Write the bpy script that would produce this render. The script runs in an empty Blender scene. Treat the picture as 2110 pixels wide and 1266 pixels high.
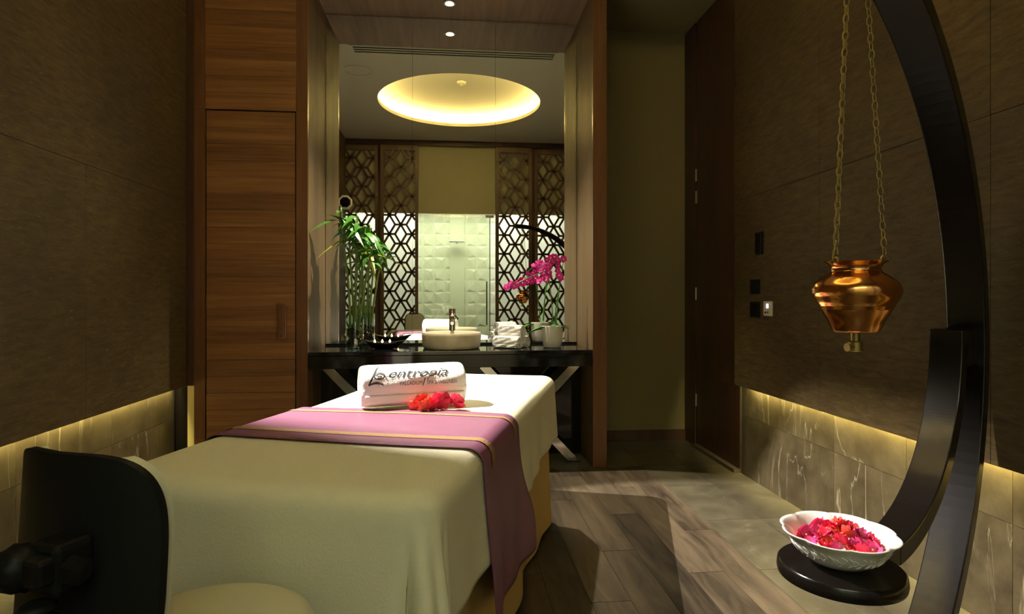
import bpy, bmesh, math, random
from mathutils import Vector, Matrix
random.seed(7)
PI = math.pi
sc = bpy.context.scene
COL = sc.collection

# ------------------------------------------------------------------ camera
W_PX, H_PX, F_PX, CX, HV, CAM_H = 2110, 1266, 1229.0, 1055.0, 613.0, 1.22
YAW = math.atan((CX - 936.0) / F_PX)
cd = bpy.data.cameras.new('camera'); cam = bpy.data.objects.new('camera', cd); COL.objects.link(cam)
cam.location = (0, 0, CAM_H)
cam.rotation_euler = (PI/2, 0, -YAW)
cd.sensor_width = 36.0
cd.lens = 36.0 * F_PX / W_PX
cd.shift_y = (HV - H_PX/2) / W_PX
cd.clip_start = 0.02
sc.camera = cam

# ------------------------------------------------------------------ world, exposure
w = bpy.data.worlds.new('world'); sc.world = w; w.use_nodes = True
w.node_tree.nodes['Background'].inputs[0].default_value = (1.0, 0.85, 0.6, 1)
w.node_tree.nodes['Background'].inputs[1].default_value = 0.0
vs = sc.view_settings
vs.view_transform = 'Standard'; vs.look = 'None'; vs.gamma = 1.0; vs.use_curve_mapping = False
vs.exposure = 0.15

# ------------------------------------------------------------------ lights
def add_light(name, kind, loc, energy, color, target=None, **kw):
    l = bpy.data.lights.new(name, kind); l.energy = energy; l.color = color
    for k, v in kw.items(): setattr(l, k, v)
    o = bpy.data.objects.new(name, l); COL.objects.link(o); o.location = loc
    if target is not None:
        o.rotation_euler = (Vector(target) - Vector(loc)).to_track_quat('-Z', 'Y').to_euler()
    return o
LED = (1.0, 0.86, 0.36)
WARM = (1.0, 0.78, 0.36)
# high wall spot on the left, washing the bed, the bowl and the floor beyond the bed
add_light('wall_spot_lamp', 'SPOT', (-1.66, 2.5, 3.1), 1400, (1.0, 0.93, 0.84), (0.70, 2.35, 0.2),
          spot_size=math.radians(42), spot_blend=0.15, shadow_soft_size=0.007)
# downlight recessed in the alcove soffit
add_light('alcove_downlight_lamp', 'SPOT', (-0.035, 4.50, 3.40), 380, (1.0, 0.88, 0.66), (-0.035, 4.10, 0.0),
          spot_size=math.radians(84), spot_blend=0.8, shadow_soft_size=0.03)
# LED tape under the floating stone panels
add_light('led_tape_lamp_left', 'AREA', (-1.835, 2.0, 0.655), 85, LED, (-1.835, 2.0, 0.0), shape='RECTANGLE', size=0.03, size_y=4.3)
add_light('led_tape_lamp_right', 'AREA', (1.945, 1.62, 0.655), 120, LED, (1.945, 1.62, 0.0), shape='RECTANGLE', size=0.03, size_y=4.4)
# bathroom ceiling light behind the lattice screens
add_light('bathroom_lamp', 'AREA', (0.05, -1.12, 2.86), 72, (1.0, 0.985, 0.90), (0.05, -1.12, 0.0), shape='RECTANGLE', size=3.4, size_y=0.7)
COVE_EMIT = 44.0

# ------------------------------------------------------------------ node materials
def nm(name):
    m = bpy.data.materials.new(name); m.use_nodes = True
    nt = m.node_tree; b = nt.nodes['Principled BSDF']
    return m, nt, b
def N(nt, t, **kw):
    n = nt.nodes.new(t)
    for k, v in kw.items(): setattr(n, k, v)
    return n
def setin(n, **kw):
    for k, v in kw.items(): n.inputs[k.replace('_', ' ')].default_value = v
def L(nt, a, b): nt.links.new(a, b)
def c4(c): return (c[0], c[1], c[2], 1)
def plain(name, col, rough=0.5, metal=0.0, var=0.06, bump=0.0, scale=40, coat=0.0, sheen=0.0, spec=None):
    m, nt, b = nm(name)
    setin(b, Roughness=rough, Metallic=metal)
    if coat: b.inputs['Coat Weight'].default_value = coat; b.inputs['Coat Roughness'].default_value = 0.06
    if sheen: b.inputs['Sheen Weight'].default_value = sheen
    if spec is not None: b.inputs['Specular IOR Level'].default_value = spec
    g = N(nt, 'ShaderNodeNewGeometry'); nz = N(nt, 'ShaderNodeTexNoise'); setin(nz, Scale=scale, Detail=3.0)
    L(nt, g.outputs['Position'], nz.inputs['Vector'])
    mx = N(nt, 'ShaderNodeMix', data_type='RGBA')
    mx.inputs[6].default_value = c4([c*(1-var) for c in col]); mx.inputs[7].default_value = c4([min(1, c*(1+var)) for c in col])
    L(nt, nz.outputs['Fac'], mx.inputs[0]); L(nt, mx.outputs[2], b.inputs['Base Color'])
    if bump:
        bp = N(nt, 'ShaderNodeBump'); setin(bp, Strength=bump, Distance=0.004)
        L(nt, nz.outputs['Fac'], bp.inputs['Height']); L(nt, bp.outputs['Normal'], b.inputs['Normal'])
    return m
def wood(name, dark, light, axis='Z', scale=26.0, rough=0.42, rand=0.25, stretch=14.0, coat=0.0, lines=0.0, bump=0.05):
    m, nt, b = nm(name); setin(b, Roughness=rough)
    if coat: b.inputs['Coat Weight'].default_value = coat; b.inputs['Coat Roughness'].default_value = 0.12
    g = N(nt, 'ShaderNodeNewGeometry'); oi = N(nt, 'ShaderNodeObjectInfo')
    sh = N(nt, 'ShaderNodeMath', operation='MULTIPLY'); L(nt, oi.outputs['Random'], sh.inputs[0]); sh.inputs[1].default_value = 7.3
    ad = N(nt, 'ShaderNodeVectorMath', operation='ADD'); L(nt, g.outputs['Position'], ad.inputs[0]); L(nt, sh.outputs[0], ad.inputs[1])
    mp = N(nt, 'ShaderNodeMapping'); s = [1.0, 1.0, 1.0]; s['XYZ'.index(axis)] = 1.0/stretch
    mp.inputs['Scale'].default_value = s; L(nt, ad.outputs[0], mp.inputs['Vector'])
    n1 = N(nt, 'ShaderNodeTexNoise'); setin(n1, Scale=scale, Detail=6.0, Roughness=0.62, Distortion=0.8)
    n2 = N(nt, 'ShaderNodeTexNoise'); setin(n2, Scale=scale*0.22, Detail=3.0)
    L(nt, mp.outputs[0], n1.inputs['Vector']); L(nt, mp.outputs[0], n2.inputs['Vector'])
    mul = N(nt, 'ShaderNodeMath', operation='ADD'); L(nt, n1.outputs['Fac'], mul.inputs[0]); L(nt, n2.outputs['Fac'], mul.inputs[1])
    rmp = N(nt, 'ShaderNodeMapRange'); setin(rmp, From_Min=0.72, From_Max=1.3); L(nt, mul.outputs[0], rmp.inputs['Value'])
    mx = N(nt, 'ShaderNodeMix', data_type='RGBA'); mx.inputs[6].default_value = c4(dark); mx.inputs[7].default_value = c4(light)
    L(nt, rmp.outputs[0], mx.inputs[0])
    hs = N(nt, 'ShaderNodeHueSaturation'); L(nt, mx.outputs[2], hs.inputs['Color'])
    vr = N(nt, 'ShaderNodeMapRange'); setin(vr, To_Min=1-rand, To_Max=1+rand); L(nt, oi.outputs['Random'], vr.inputs['Value']); L(nt, vr.outputs[0], hs.inputs['Value'])
    L(nt, hs.outputs[0], b.inputs['Base Color'])
    bp = N(nt, 'ShaderNodeBump'); setin(bp, Strength=bump, Distance=0.004); L(nt, n1.outputs['Fac'], bp.inputs['Height']); L(nt, bp.outputs['Normal'], b.inputs['Normal'])
    return m
def slate(name, dark, light, speck, rough=0.55):
    """brown honed stone slabs with fine horizontal streaks and pale flecks"""
    m, nt, b = nm(name); setin(b, Roughness=rough)
    g = N(nt, 'ShaderNodeNewGeometry')
    mp = N(nt, 'ShaderNodeMapping'); mp.inputs['Scale'].default_value = (1, 1.0, 5.0); mp.inputs['Rotation'].default_value = (0.14, 0, 0)
    L(nt, g.outputs['Position'], mp.inputs['Vector'])
    n1 = N(nt, 'ShaderNodeTexNoise'); setin(n1, Scale=9.0, Detail=9.0, Roughness=0.72, Distortion=0.5); L(nt, mp.outputs[0], n1.inputs['Vector'])
    n2 = N(nt, 'ShaderNodeTexNoise'); setin(n2, Scale=1.3, Detail=3.0); L(nt, g.outputs['Position'], n2.inputs['Vector'])
    r1 = N(nt, 'ShaderNodeMapRange'); setin(r1, From_Min=0.32, From_Max=0.72); L(nt, n1.outputs['Fac'], r1.inputs['Value'])
    mx = N(nt, 'ShaderNodeMix', data_type='RGBA'); mx.inputs[6].default_value = c4(dark); mx.inputs[7].default_value = c4(light); L(nt, r1.outputs[0], mx.inputs[0])
    mx2 = N(nt, 'ShaderNodeMix', data_type='RGBA', blend_type='MULTIPLY'); mx2.inputs[0].default_value = 0.55
    r2 = N(nt, 'ShaderNodeMapRange'); setin(r2, From_Min=0.3, From_Max=0.7, To_Min=0.55, To_Max=1.25); L(nt, n2.outputs['Fac'], r2.inputs['Value'])
    L(nt, mx.outputs[2], mx2.inputs[6]); L(nt, r2.outputs[0], mx2.inputs[7])
    n3 = N(nt, 'ShaderNodeTexNoise'); setin(n3, Scale=30.0, Detail=4.0, Roughness=0.7); L(nt, mp.outputs[0], n3.inputs['Vector'])
    r3 = N(nt, 'ShaderNodeMapRange'); setin(r3, From_Min=0.63, From_Max=0.76); L(nt, n3.outputs['Fac'], r3.inputs['Value'])
    mx3 = N(nt, 'ShaderNodeMix', data_type='RGBA'); L(nt, r3.outputs[0], mx3.inputs[0]); L(nt, mx2.outputs[2], mx3.inputs[6]); mx3.inputs[7].default_value = c4(speck)
    L(nt, mx3.outputs[2], b.inputs['Base Color'])
    bp = N(nt, 'ShaderNodeBump'); setin(bp, Strength=0.38, Distance=0.006); L(nt, n1.outputs['Fac'], bp.inputs['Height']); L(nt, bp.outputs['Normal'], b.inputs['Normal'])
    return m
def marble(name, dark, light, vein, vscale=(1, 1, 0.22), rough=0.3, vein_amt=0.8, rand=0.15):
    m, nt, b = nm(name); setin(b, Roughness=rough)
    g = N(nt, 'ShaderNodeNewGeometry'); oi = N(nt, 'ShaderNodeObjectInfo')
    sh = N(nt, 'ShaderNodeMath', operation='MULTIPLY'); L(nt, oi.outputs['Random'], sh.inputs[0]); sh.inputs[1].default_value = 9.1
    ad = N(nt, 'ShaderNodeVectorMath', operation='ADD'); L(nt, g.outputs['Position'], ad.inputs[0]); L(nt, sh.outputs[0], ad.inputs[1])
    n1 = N(nt, 'ShaderNodeTexNoise'); setin(n1, Scale=5.0, Detail=8.0, Roughness=0.68); L(nt, ad.outputs[0], n1.inputs['Vector'])
    r1 = N(nt, 'ShaderNodeMapRange'); setin(r1, From_Min=0.3, From_Max=0.72); L(nt, n1.outputs['Fac'], r1.inputs['Value'])
    mx = N(nt, 'ShaderNodeMix', data_type='RGBA'); mx.inputs[6].default_value = c4(dark); mx.inputs[7].default_value = c4(light); L(nt, r1.outputs[0], mx.inputs[0])
    mp = N(nt, 'ShaderNodeMapping'); mp.inputs['Scale'].default_value = vscale; L(nt, ad.outputs[0], mp.inputs['Vector'])
    n2 = N(nt, 'ShaderNodeTexNoise'); setin(n2, Scale=3.2, Detail=5.0, Roughness=0.55, Distortion=1.4); L(nt, mp.outputs[0], n2.inputs['Vector'])
    s1 = N(nt, 'ShaderNodeMath', operation='SUBTRACT'); L(nt, n2.outputs['Fac'], s1.inputs[0]); s1.inputs[1].default_value = 0.5
    ab = N(nt, 'ShaderNodeMath', operation='ABSOLUTE'); L(nt, s1.outputs[0], ab.inputs[0])
    r2 = N(nt, 'ShaderNodeMapRange'); setin(r2, From_Min=0.0, From_Max=0.009, To_Min=vein_amt, To_Max=0.0); L(nt, ab.outputs[0], r2.inputs['Value'])
    n3 = N(nt, 'ShaderNodeTexNoise'); setin(n3, Scale=2.2, Detail=2.0); L(nt, ad.outputs[0], n3.inputs['Vector'])
    r3 = N(nt, 'ShaderNodeMapRange'); setin(r3, From_Min=0.42, From_Max=0.62); L(nt, n3.outputs['Fac'], r3.inputs['Value'])
    ml = N(nt, 'ShaderNodeMath', operation='MULTIPLY'); L(nt, r2.outputs[0], ml.inputs[0]); L(nt, r3.outputs[0], ml.inputs[1])
    mx3 = N(nt, 'ShaderNodeMix', data_type='RGBA'); L(nt, ml.outputs[0], mx3.inputs[0]); L(nt, mx.outputs[2], mx3.inputs[6]); mx3.inputs[7].default_value = c4(vein)
    hs = N(nt, 'ShaderNodeHueSaturation'); L(nt, mx3.outputs[2], hs.inputs['Color'])
    vr = N(nt, 'ShaderNodeMapRange'); setin(vr, To_Min=1-rand, To_Max=1+rand); L(nt, oi.outputs['Random'], vr.inputs['Value']); L(nt, vr.outputs[0], hs.inputs['Value'])
    L(nt, hs.outputs[0], b.inputs['Base Color'])
    bp = N(nt, 'ShaderNodeBump'); setin(bp, Strength=0.12, Distance=0.004); L(nt, n1.outputs['Fac'], bp.inputs['Height']); L(nt, bp.outputs['Normal'], b.inputs['Normal'])
    return m
def glow(name, col, strength):
    m, nt, b = nm(name)
    b.inputs['Base Color'].default_value = c4(col); b.inputs['Emission Color'].default_value = c4(col); b.inputs['Emission Strength'].default_value = strength
    return m
def clear_glass(name, tint=(0.9, 0.97, 0.92), refl=0.10, rough=0.0):
    m, nt, b = nm(name); nt.nodes.remove(b)
    out = nt.nodes['Material Output']
    t = N(nt, 'ShaderNodeBsdfTransparent'); t.inputs[0].default_value = c4(tint)
    gl = N(nt, 'ShaderNodeBsdfGlossy'); gl.inputs['Roughness'].default_value = rough
    lw = N(nt, 'ShaderNodeLayerWeight'); lw.inputs[0].default_value = 0.5
    pw_ = N(nt, 'ShaderNodeMath', operation='POWER'); L(nt, lw.outputs['Facing'], pw_.inputs[0]); pw_.inputs[1].default_value = 4.0
    fr = N(nt, 'ShaderNodeMapRange'); setin(fr, To_Min=0.04, To_Max=0.7); L(nt, pw_.outputs[0], fr.inputs['Value'])
    mx = N(nt, 'ShaderNodeMixShader'); L(nt, fr.outputs[0], mx.inputs[0]); L(nt, t.outputs[0], mx.inputs[1]); L(nt, gl.outputs[0], mx.inputs[2])
    L(nt, mx.outputs[0], out.inputs[0])
    return m
def frosted(name, col=(0.95, 0.95, 0.9)):
    m, nt, b = nm(name); nt.nodes.remove(b)
    out = nt.nodes['Material Output']
    t = N(nt, 'ShaderNodeBsdfTranslucent'); t.inputs[0].default_value = c4(col)
    d = N(nt, 'ShaderNodeBsdfDiffuse'); d.inputs[0].default_value = c4(col)
    mx = N(nt, 'ShaderNodeMixShader'); mx.inputs[0].default_value = 0.25
    L(nt, t.outputs[0], mx.inputs[1]); L(nt, d.outputs[0], mx.inputs[2]); L(nt, mx.outputs[0], out.inputs[0])
    return m
MT = {}
MT['slate'] = slate('brown_streaked_stone', (0.050, 0.031, 0.009), (0.152, 0.102, 0.035), (0.36, 0.28, 0.15))
MT['marble'] = marble('brown_veined_marble', (0.048, 0.035, 0.018), (0.130, 0.102, 0.056), (0.52, 0.46, 0.33), vein_amt=0.5)
MT['floor_tile'] = marble('grey_green_floor_tile', (0.070, 0.060, 0.036), (0.150, 0.130, 0.085), (0.36, 0.33, 0.25), vscale=(1, 0.5, 1), rough=0.28, vein_amt=0.3)
MT['plank'] = wood('weathered_floor_wood', (0.030, 0.021, 0.013), (0.150, 0.112, 0.070), 'Y', 20, rough=0.45, rand=0.3, stretch=7, bump=0.3)
MT['grout'] = plain('dark_grout', (0.12, 0.11, 0.08), 0.8)
MT['wood_frame'] = wood('red_brown_wood_upright_grain', (0.11, 0.042, 0.014), (0.20, 0.086, 0.030), 'Z', 24, rough=0.36, rand=0.04, coat=0.2)
MT['wood_h'] = wood('brown_veneer_level_grain', (0.15, 0.060, 0.018), (0.33, 0.152, 0.049), 'X', 40, rough=0.42, rand=0.12, stretch=26, coat=0.15)
MT['wood_side'] = wood('pale_walnut_veneer', (0.115, 0.070, 0.030), (0.20, 0.128, 0.060), 'Z', 12, rough=0.55, rand=0.03)
MT['wood_soffit'] = wood('dark_walnut_soffit', (0.12, 0.07, 0.045), (0.22, 0.135, 0.085), 'Y', 18, rough=0.6, rand=0.03)
MT['wood_dark'] = wood('dark_red_door_wood', (0.05, 0.022, 0.012), (0.095, 0.045, 0.024), 'Z', 20, rough=0.4, rand=0.03)
MT['lattice'] = wood('brown_lattice_wood', (0.11, 0.065, 0.032), (0.19, 0.115, 0.06), 'Z', 20, rough=0.45, rand=0.05)
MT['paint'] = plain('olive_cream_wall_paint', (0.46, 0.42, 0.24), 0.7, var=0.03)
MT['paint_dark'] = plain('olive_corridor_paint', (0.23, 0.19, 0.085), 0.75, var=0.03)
MT['strip'] = plain('yellow_cream_trim_paint', (0.80, 0.66, 0.27), 0.6, var=0.02)
MT['ceil'] = plain('cream_ceiling_paint', (0.58, 0.54, 0.40), 0.8, var=0.02)
MT['cove'] = plain('warm_white_cove_paint', (0.86, 0.80, 0.56), 0.8, var=0.02)
MT['white_wall'] = plain('white_bathroom_paint', (0.85, 0.86, 0.80), 0.7, var=0.02)
MT['black_gloss'] = plain('glossy_black_lacquer', (0.008, 0.008, 0.008), 0.06, var=0.0, coat=0.3)
MT['black_wood'] = plain('satin_black_lacquered_wood', (0.008, 0.006, 0.005), 0.22, var=0.2, spec=0.45)
MT['black_plastic'] = plain('black_plastic', (0.006, 0.006, 0.006), 0.5, var=0.1, spec=0.2)
MT['black_rubber'] = plain('black_rubber', (0.005, 0.005, 0.005), 0.6, var=0.1, spec=0.25)
MT['chrome'] = plain('chrome', (0.82, 0.82, 0.82), 0.08, 1.0, var=0.02)
MT['steel'] = plain('brushed_steel', (0.55, 0.53, 0.48), 0.3, 1.0, var=0.05)
MT['copper'] = plain('polished_copper', (0.86, 0.40, 0.13), 0.17, 1.0, var=0.08, scale=14)
MT['brass'] = plain('aged_brass', (0.40, 0.31, 0.12), 0.38, 1.0, var=0.2)
MT['sheet'] = plain('cream_terry_sheet', (0.74, 0.70, 0.52), 0.9, var=0.035, bump=0.25, scale=160)
MT['skirt'] = plain('tan_skirt_cloth', (0.56, 0.37, 0.115), 0.85, var=0.04, bump=0.15, scale=120)
MT['runner'] = plain('mauve_silk_runner', (0.200, 0.072, 0.125), 0.48, var=0.06, bump=0.9, scale=7)
MT['band'] = plain('gold_brown_woven_band', (0.30, 0.17, 0.07), 0.7, var=0.5, bump=0.4, scale=160)
MT['towel'] = plain('white_terry_towel', (0.86, 0.85, 0.83), 0.95, var=0.03, bump=0.4, scale=220, sheen=0.3)
MT['thread'] = plain('dark_grey_embroidery', (0.045, 0.05, 0.06), 0.7)
MT['seat'] = plain('pale_olive_seat_vinyl', (0.60, 0.58, 0.44), 0.5, var=0.02)
MT['china'] = plain('white_glazed_china', (0.83, 0.80, 0.75), 0.18, var=0.02, coat=0.4)
MT['onyx'] = marble('cream_onyx', (0.62, 0.55, 0.38), (0.80, 0.74, 0.58), (0.50, 0.40, 0.22), vscale=(1, 1, 2.5), rough=0.25, vein_amt=0.5, rand=0.0)
MT['pot_white'] = plain('white_ceramic_pot', (0.80, 0.78, 0.72), 0.4)
MT['red'] = plain('red_petal', (0.88, 0.02, 0.07), 0.55, var=0.35, scale=60)
MT['pink'] = plain('hot_pink_petal', (0.95, 0.07, 0.28), 0.55, var=0.3, scale=60)
MT['coral'] = plain('coral_petal', (0.90, 0.09, 0.06), 0.55, var=0.3, scale=60)
MT['palepink'] = plain('pale_petal_centre', (0.9, 0.45, 0.45), 0.6)
MT['orchid'] = plain('magenta_orchid_petal', (0.72, 0.02, 0.33), 0.5, var=0.4, scale=60)
MT['leaf'] = plain('green_leaf', (0.07, 0.24, 0.03), 0.3, var=0.5, scale=25)
MT['leaf_y'] = plain('yellowing_leaf', (0.38, 0.42, 0.04), 0.4, var=0.3, scale=25)
MT['stalk'] = plain('green_bamboo_stalk', (0.16, 0.25, 0.06), 0.38, var=0.3, scale=30)
MT['pebble'] = plain('dark_brown_pebbles', (0.06, 0.038, 0.022), 0.45, var=0.6, scale=45)
MT['wax'] = plain('white_candle_wax', (0.9, 0.85, 0.7), 0.5)
MT['flame'] = glow('candle_flame', (1.0, 0.55, 0.17), 14.0)
MT['bulb'] = glow('downlight_lens', (1.0, 0.95, 0.85), 5.0)
MT['led'] = glow('cove_led_tape', (1.0, 0.84, 0.44), COVE_EMIT)
MT['display'] = glow('lit_blue_display', (0.55, 0.62, 1.0), 1.6)
MT['white_plastic'] = plain('white_plastic', (0.72, 0.68, 0.56), 0.45, var=0.02)
MT['threshold'] = plain('brown_metal_threshold', (0.20, 0.15, 0.12), 0.4, 0.6)
MT['glass'] = clear_glass('clear_vase_glass', (0.86, 0.93, 0.88))
MT['shower_glass'] = clear_glass('green_shower_glass', (0.90, 0.94, 0.83))
MT['frosted'] = frosted('backlit_frosted_glass', (0.93, 0.95, 0.88))
MT['tile'] = plain('cream_relief_tile', (0.62, 0.63, 0.50), 0.25, var=0.02)
MT['pentagon_white'] = plain('white_rim_enamel', (0.9, 0.9, 0.86), 0.35)
mm, nt, b = nm('mirror_silver'); setin(b, Roughness=0.0, Metallic=1.0); b.inputs['Base Color'].default_value = (0.90, 0.915, 0.88, 1); MT['mirror'] = mm

# ------------------------------------------------------------------ mesh helpers
def mesh_obj(name, verts, faces, m, parent=None, smooth=False, loc=None, rot=None, link=True):
    me = bpy.data.meshes.new(name); me.from_pydata([tuple(v) for v in verts], [], faces)
    me.update()
    if m is not None: me.materials.append(MT[m] if isinstance(m, str) else m)
    if smooth:
        for p in me.polygons: p.use_smooth = True
    return inst(name, me, parent, loc, rot)
def inst(name, me, parent=None, loc=None, rot=None, scale=None):
    o = bpy.data.objects.new(name, me); COL.objects.link(o)
    if parent is not None: o.parent = parent
    if loc is not None: o.location = loc
    if rot is not None: o.rotation_euler = rot
    if scale is not None: o.scale = scale
    return o
def tag(o, label, cat, group=None):
    o['label'] = label; o['category'] = cat
    if group: o['group'] = group
    return o
def struct(o, label=None):
    o['kind'] = 'structure'
    if label: o['label'] = label
    return o
def thing(name, label, cat, loc=(0, 0, 0), rz=0.0, group=None):
    o = bpy.data.objects.new(name, None); COL.objects.link(o); o.location = loc; o.rotation_euler = (0, 0, rz)
    o.empty_display_size = 0.05
    return tag(o, label, cat, group)
class MB:
    """collects shapes into one mesh"""
    def __init__(s): s.v = []; s.f = []
    def add(s, vs, fs):
        k = len(s.v); s.v += [tuple(v) for v in vs]; s.f += [tuple(i+k for i in f) for f in fs]; return s
    def box(s, x0, x1, y0, y1, z0, z1):
        return s.add([(x0,y0,z0),(x1,y0,z0),(x1,y1,z0),(x0,y1,z0),(x0,y0,z1),(x1,y0,z1),(x1,y1,z1),(x0,y1,z1)],
                     [(3,2,1,0),(4,5,6,7),(0,1,5,4),(1,2,6,5),(2,3,7,6),(3,0,4,7)])
    def bbox(s, x0, x1, y0, y1, z0, z1, bv=0.004):
        bm = bmesh.new(); bmesh.ops.create_cube(bm, size=1.0)
        for v in bm.verts: v.co = Vector(((x0+x1)/2+v.co.x*(x1-x0), (y0+y1)/2+v.co.y*(y1-y0), (z0+z1)/2+v.co.z*(z1-z0)))
        bmesh.ops.bevel(bm, geom=bm.edges[:], offset=bv, segments=2, affect='EDGES', profile=0.5)
        bm.verts.index_update()
        s.add([v.co[:] for v in bm.verts], [tuple(v.index for v in f.verts) for f in bm.faces]); bm.free(); return s
    def lathe(s, prof, n=32, c=(0, 0, 0), fn=None):
        vs = []; fs = []
        for (r, z) in prof:
            for i in range(n):
                a = 2*PI*i/n; k = fn(a, r, z) if fn else 1.0
                vs.append((c[0]+r*k*math.cos(a), c[1]+r*k*math.sin(a), c[2]+z))
        for j in range(len(prof)-1):
            for i in range(n):
                fs.append((j*n+i, j*n+(i+1)%n, (j+1)*n+(i+1)%n, (j+1)*n+i))
        if prof[0][0] < 0.5 and prof[0][0] > 1e-5: fs.append(tuple(range(n-1, -1, -1)))
        if prof[-1][0] > 1e-5 and prof[-1][0] < 0.5: fs.append(tuple((len(prof)-1)*n+i for i in range(n)))
        return s.add(vs, fs)
    def tube(s, pts, r, n=10, cap=True):
        pts = [Vector(p) for p in pts]; rs = r if isinstance(r, (list, tuple)) else [r]*len(pts)
        vs = []; fs = []; up = None
        for i, p in enumerate(pts):
            t = (pts[min(i+1, len(pts)-1)]-pts[max(i-1, 0)]).normalized()
            if up is None: up = Vector((0, 0, 1)) if abs(t.z) < 0.9 else Vector((1, 0, 0))
            a = t.cross(up).normalized(); b2 = a.cross(t).normalized(); up = b2
            for k in range(n):
                an = 2*PI*k/n; vs.append(p+(a*math.cos(an)+b2*math.sin(an))*rs[i])
        for i in range(len(pts)-1):
            for k in range(n): fs.append((i*n+k, i*n+(k+1)%n, (i+1)*n+(k+1)%n, (i+1)*n+k))
        if cap: fs.append(tuple(range(n-1, -1, -1))); fs.append(tuple((len(pts)-1)*n+k for k in range(n)))
        return s.add(vs, fs)
    def bar(s, p, q, w, t, nrm=(0, 1, 0)):
        """rectangular bar from p to q, width w across, thickness t along nrm"""
        p = Vector(p); q = Vector(q); nr = Vector(nrm).normalized(); d = (q-p).normalized(); a = d.cross(nr).normalized()
        vs = []
        for e in (p, q):
            for sx, sy in ((-1,-1),(1,-1),(1,1),(-1,1)): vs.append(e+a*sx*w/2+nr*sy*t/2)
        return s.add(vs, [(3,2,1,0),(4,5,6,7),(0,1,5,4),(1,2,6,5),(2,3,7,6),(3,0,4,7)])
    def grid(s, rows):
        n = len(rows[0]); vs = [p for r in rows for p in r]
        fs = [(j*n+i, j*n+i+1, (j+1)*n+i+1, (j+1)*n+i) for j in range(len(rows)-1) for i in range(n-1)]
        return s.add(vs, fs)
    def sphere(s, c, r, nu=12, nv=8, sc=(1, 1, 1)):
        prof = [(math.sin(PI*j/nv)*r if 0 < j < nv else 1e-6, -math.cos(PI*j/nv)*r) for j in range(nv+1)]
        k = len(s.v); s.lathe(prof, nu)
        for i in range(k, len(s.v)): x, y, z = s.v[i]; s.v[i] = (c[0]+x*sc[0], c[1]+y*sc[1], c[2]+z*sc[2])
        return s
    def build(s, name, m, parent=None, smooth=False, loc=None, rot=None, solid=0, bevel=0, subsurf=0, auto=None):
        o = mesh_obj(name, s.v, s.f, m, parent, smooth, loc, rot)
        if solid: md = o.modifiers.new('solid', 'SOLIDIFY'); md.thickness = solid; md.offset = -1
        if bevel: md = o.modifiers.new('bevel', 'BEVEL'); md.width = bevel; md.segments = 2; md.limit_method = 'ANGLE'
        if subsurf: md = o.modifiers.new('sub', 'SUBSURF'); md.levels = subsurf; md.render_levels = subsurf
        if auto:
            try: o.data.set_sharp_from_angle(angle=math.radians(auto))
            except Exception: pass
        return o
def text_polys(body, size, shear=0.0, spacing=1.0):
    cu = bpy.data.curves.new('lettering', 'FONT'); cu.body = body; cu.size = size; cu.shear = shear; cu.space_character = spacing
    cu.resolution_u = 3; cu.fill_mode = 'FRONT'
    o = bpy.data.objects.new('lettering', cu); COL.objects.link(o)
    bpy.context.view_layer.update()
    me = bpy.data.meshes.new_from_object(o)
    vs = [v.co[:] for v in me.vertices]; fs = [tuple(p.vertices) for p in me.polygons]
    bpy.data.objects.remove(o); bpy.data.curves.remove(cu); bpy.data.meshes.remove(me)
    return vs, fs
def ribbon2(pts, w):
    vs = []; fs = []
    n = len(pts); ws = w if isinstance(w, (list, tuple)) else [w]*n
    for i, (x, y) in enumerate(pts):
        x0, y0 = pts[max(i-1, 0)]; x1, y1 = pts[min(i+1, n-1)]
        dx, dy = x1-x0, y1-y0; l = math.hypot(dx, dy) or 1
        vs += [(x-dy/l*ws[i]/2, y+dx/l*ws[i]/2, 0), (x+dy/l*ws[i]/2, y-dx/l*ws[i]/2, 0)]
    for i in range(n-1): fs.append((2*i, 2*i+1, 2*i+3, 2*i+2))
    return vs, fs

# ------------------------------------------------------------------ dimensions
XL, XR = -1.87, 1.98            # lower (recessed) wall faces
PL, PR = -1.79, 1.90            # faces of the floating stone panels
YB, YF, YM = -0.58, 4.20, 4.76  # lattice wall, wood wall front, mirror
ZC, ZS, ZP = 3.85, 3.43, 0.624  # ceiling, alcove soffit, bottom of the stone panels
AL, AR = -0.999, 0.990          # alcove sides
ZT = 0.843                      # vanity top

# ------------------------------------------------------------------ floor
floor = struct(MB().box(-2.0, 2.05, -2.1, 5.05, -0.10, -0.006).build('floor', 'grout'))
pw = 0.163; plank_me = bpy.data.meshes.new('plank'); t = MB().box(-pw/2+0.0008, pw/2-0.0008, -0.5985, 0.5985, -0.006, 0.0); plank_me.from_pydata(t.v, [], t.f); plank_me.materials.append(MT['plank'])
x0w, x1w = -1.25, 1.36
def cut_plank(x, ya, yb):
    ya, yb = max(ya, YB+0.02), min(yb, YF-0.001)
    if yb-ya < 0.03: return
    if abs(yb-ya-1.2) < 1e-3: inst('plank', plank_me, floor, (x, (ya+yb)/2, 0))
    else: MB().box(-pw/2+0.0008, pw/2-0.0008, -(yb-ya)/2+0.0015, (yb-ya)/2-0.0015, -0.006, 0).build('plank', 'plank', floor, loc=(x, (ya+yb)/2, 0))
for i in range(16):
    x = x1w-pw/2-i*pw; y = YB-((i*0.47) % 1.2)
    while y < YF:
        cut_plank(x, y, y+1.2); y += 1.2
def tile_at(x0, x1, y0, y1):
    MB().box(x0+0.0015, x1-0.0015, y0+0.0015, y1-0.0015, -0.006, 0.0005).build('tile', 'floor_tile', floor)
ys = [3.73-0.59*k for k in range(8)]
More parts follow.
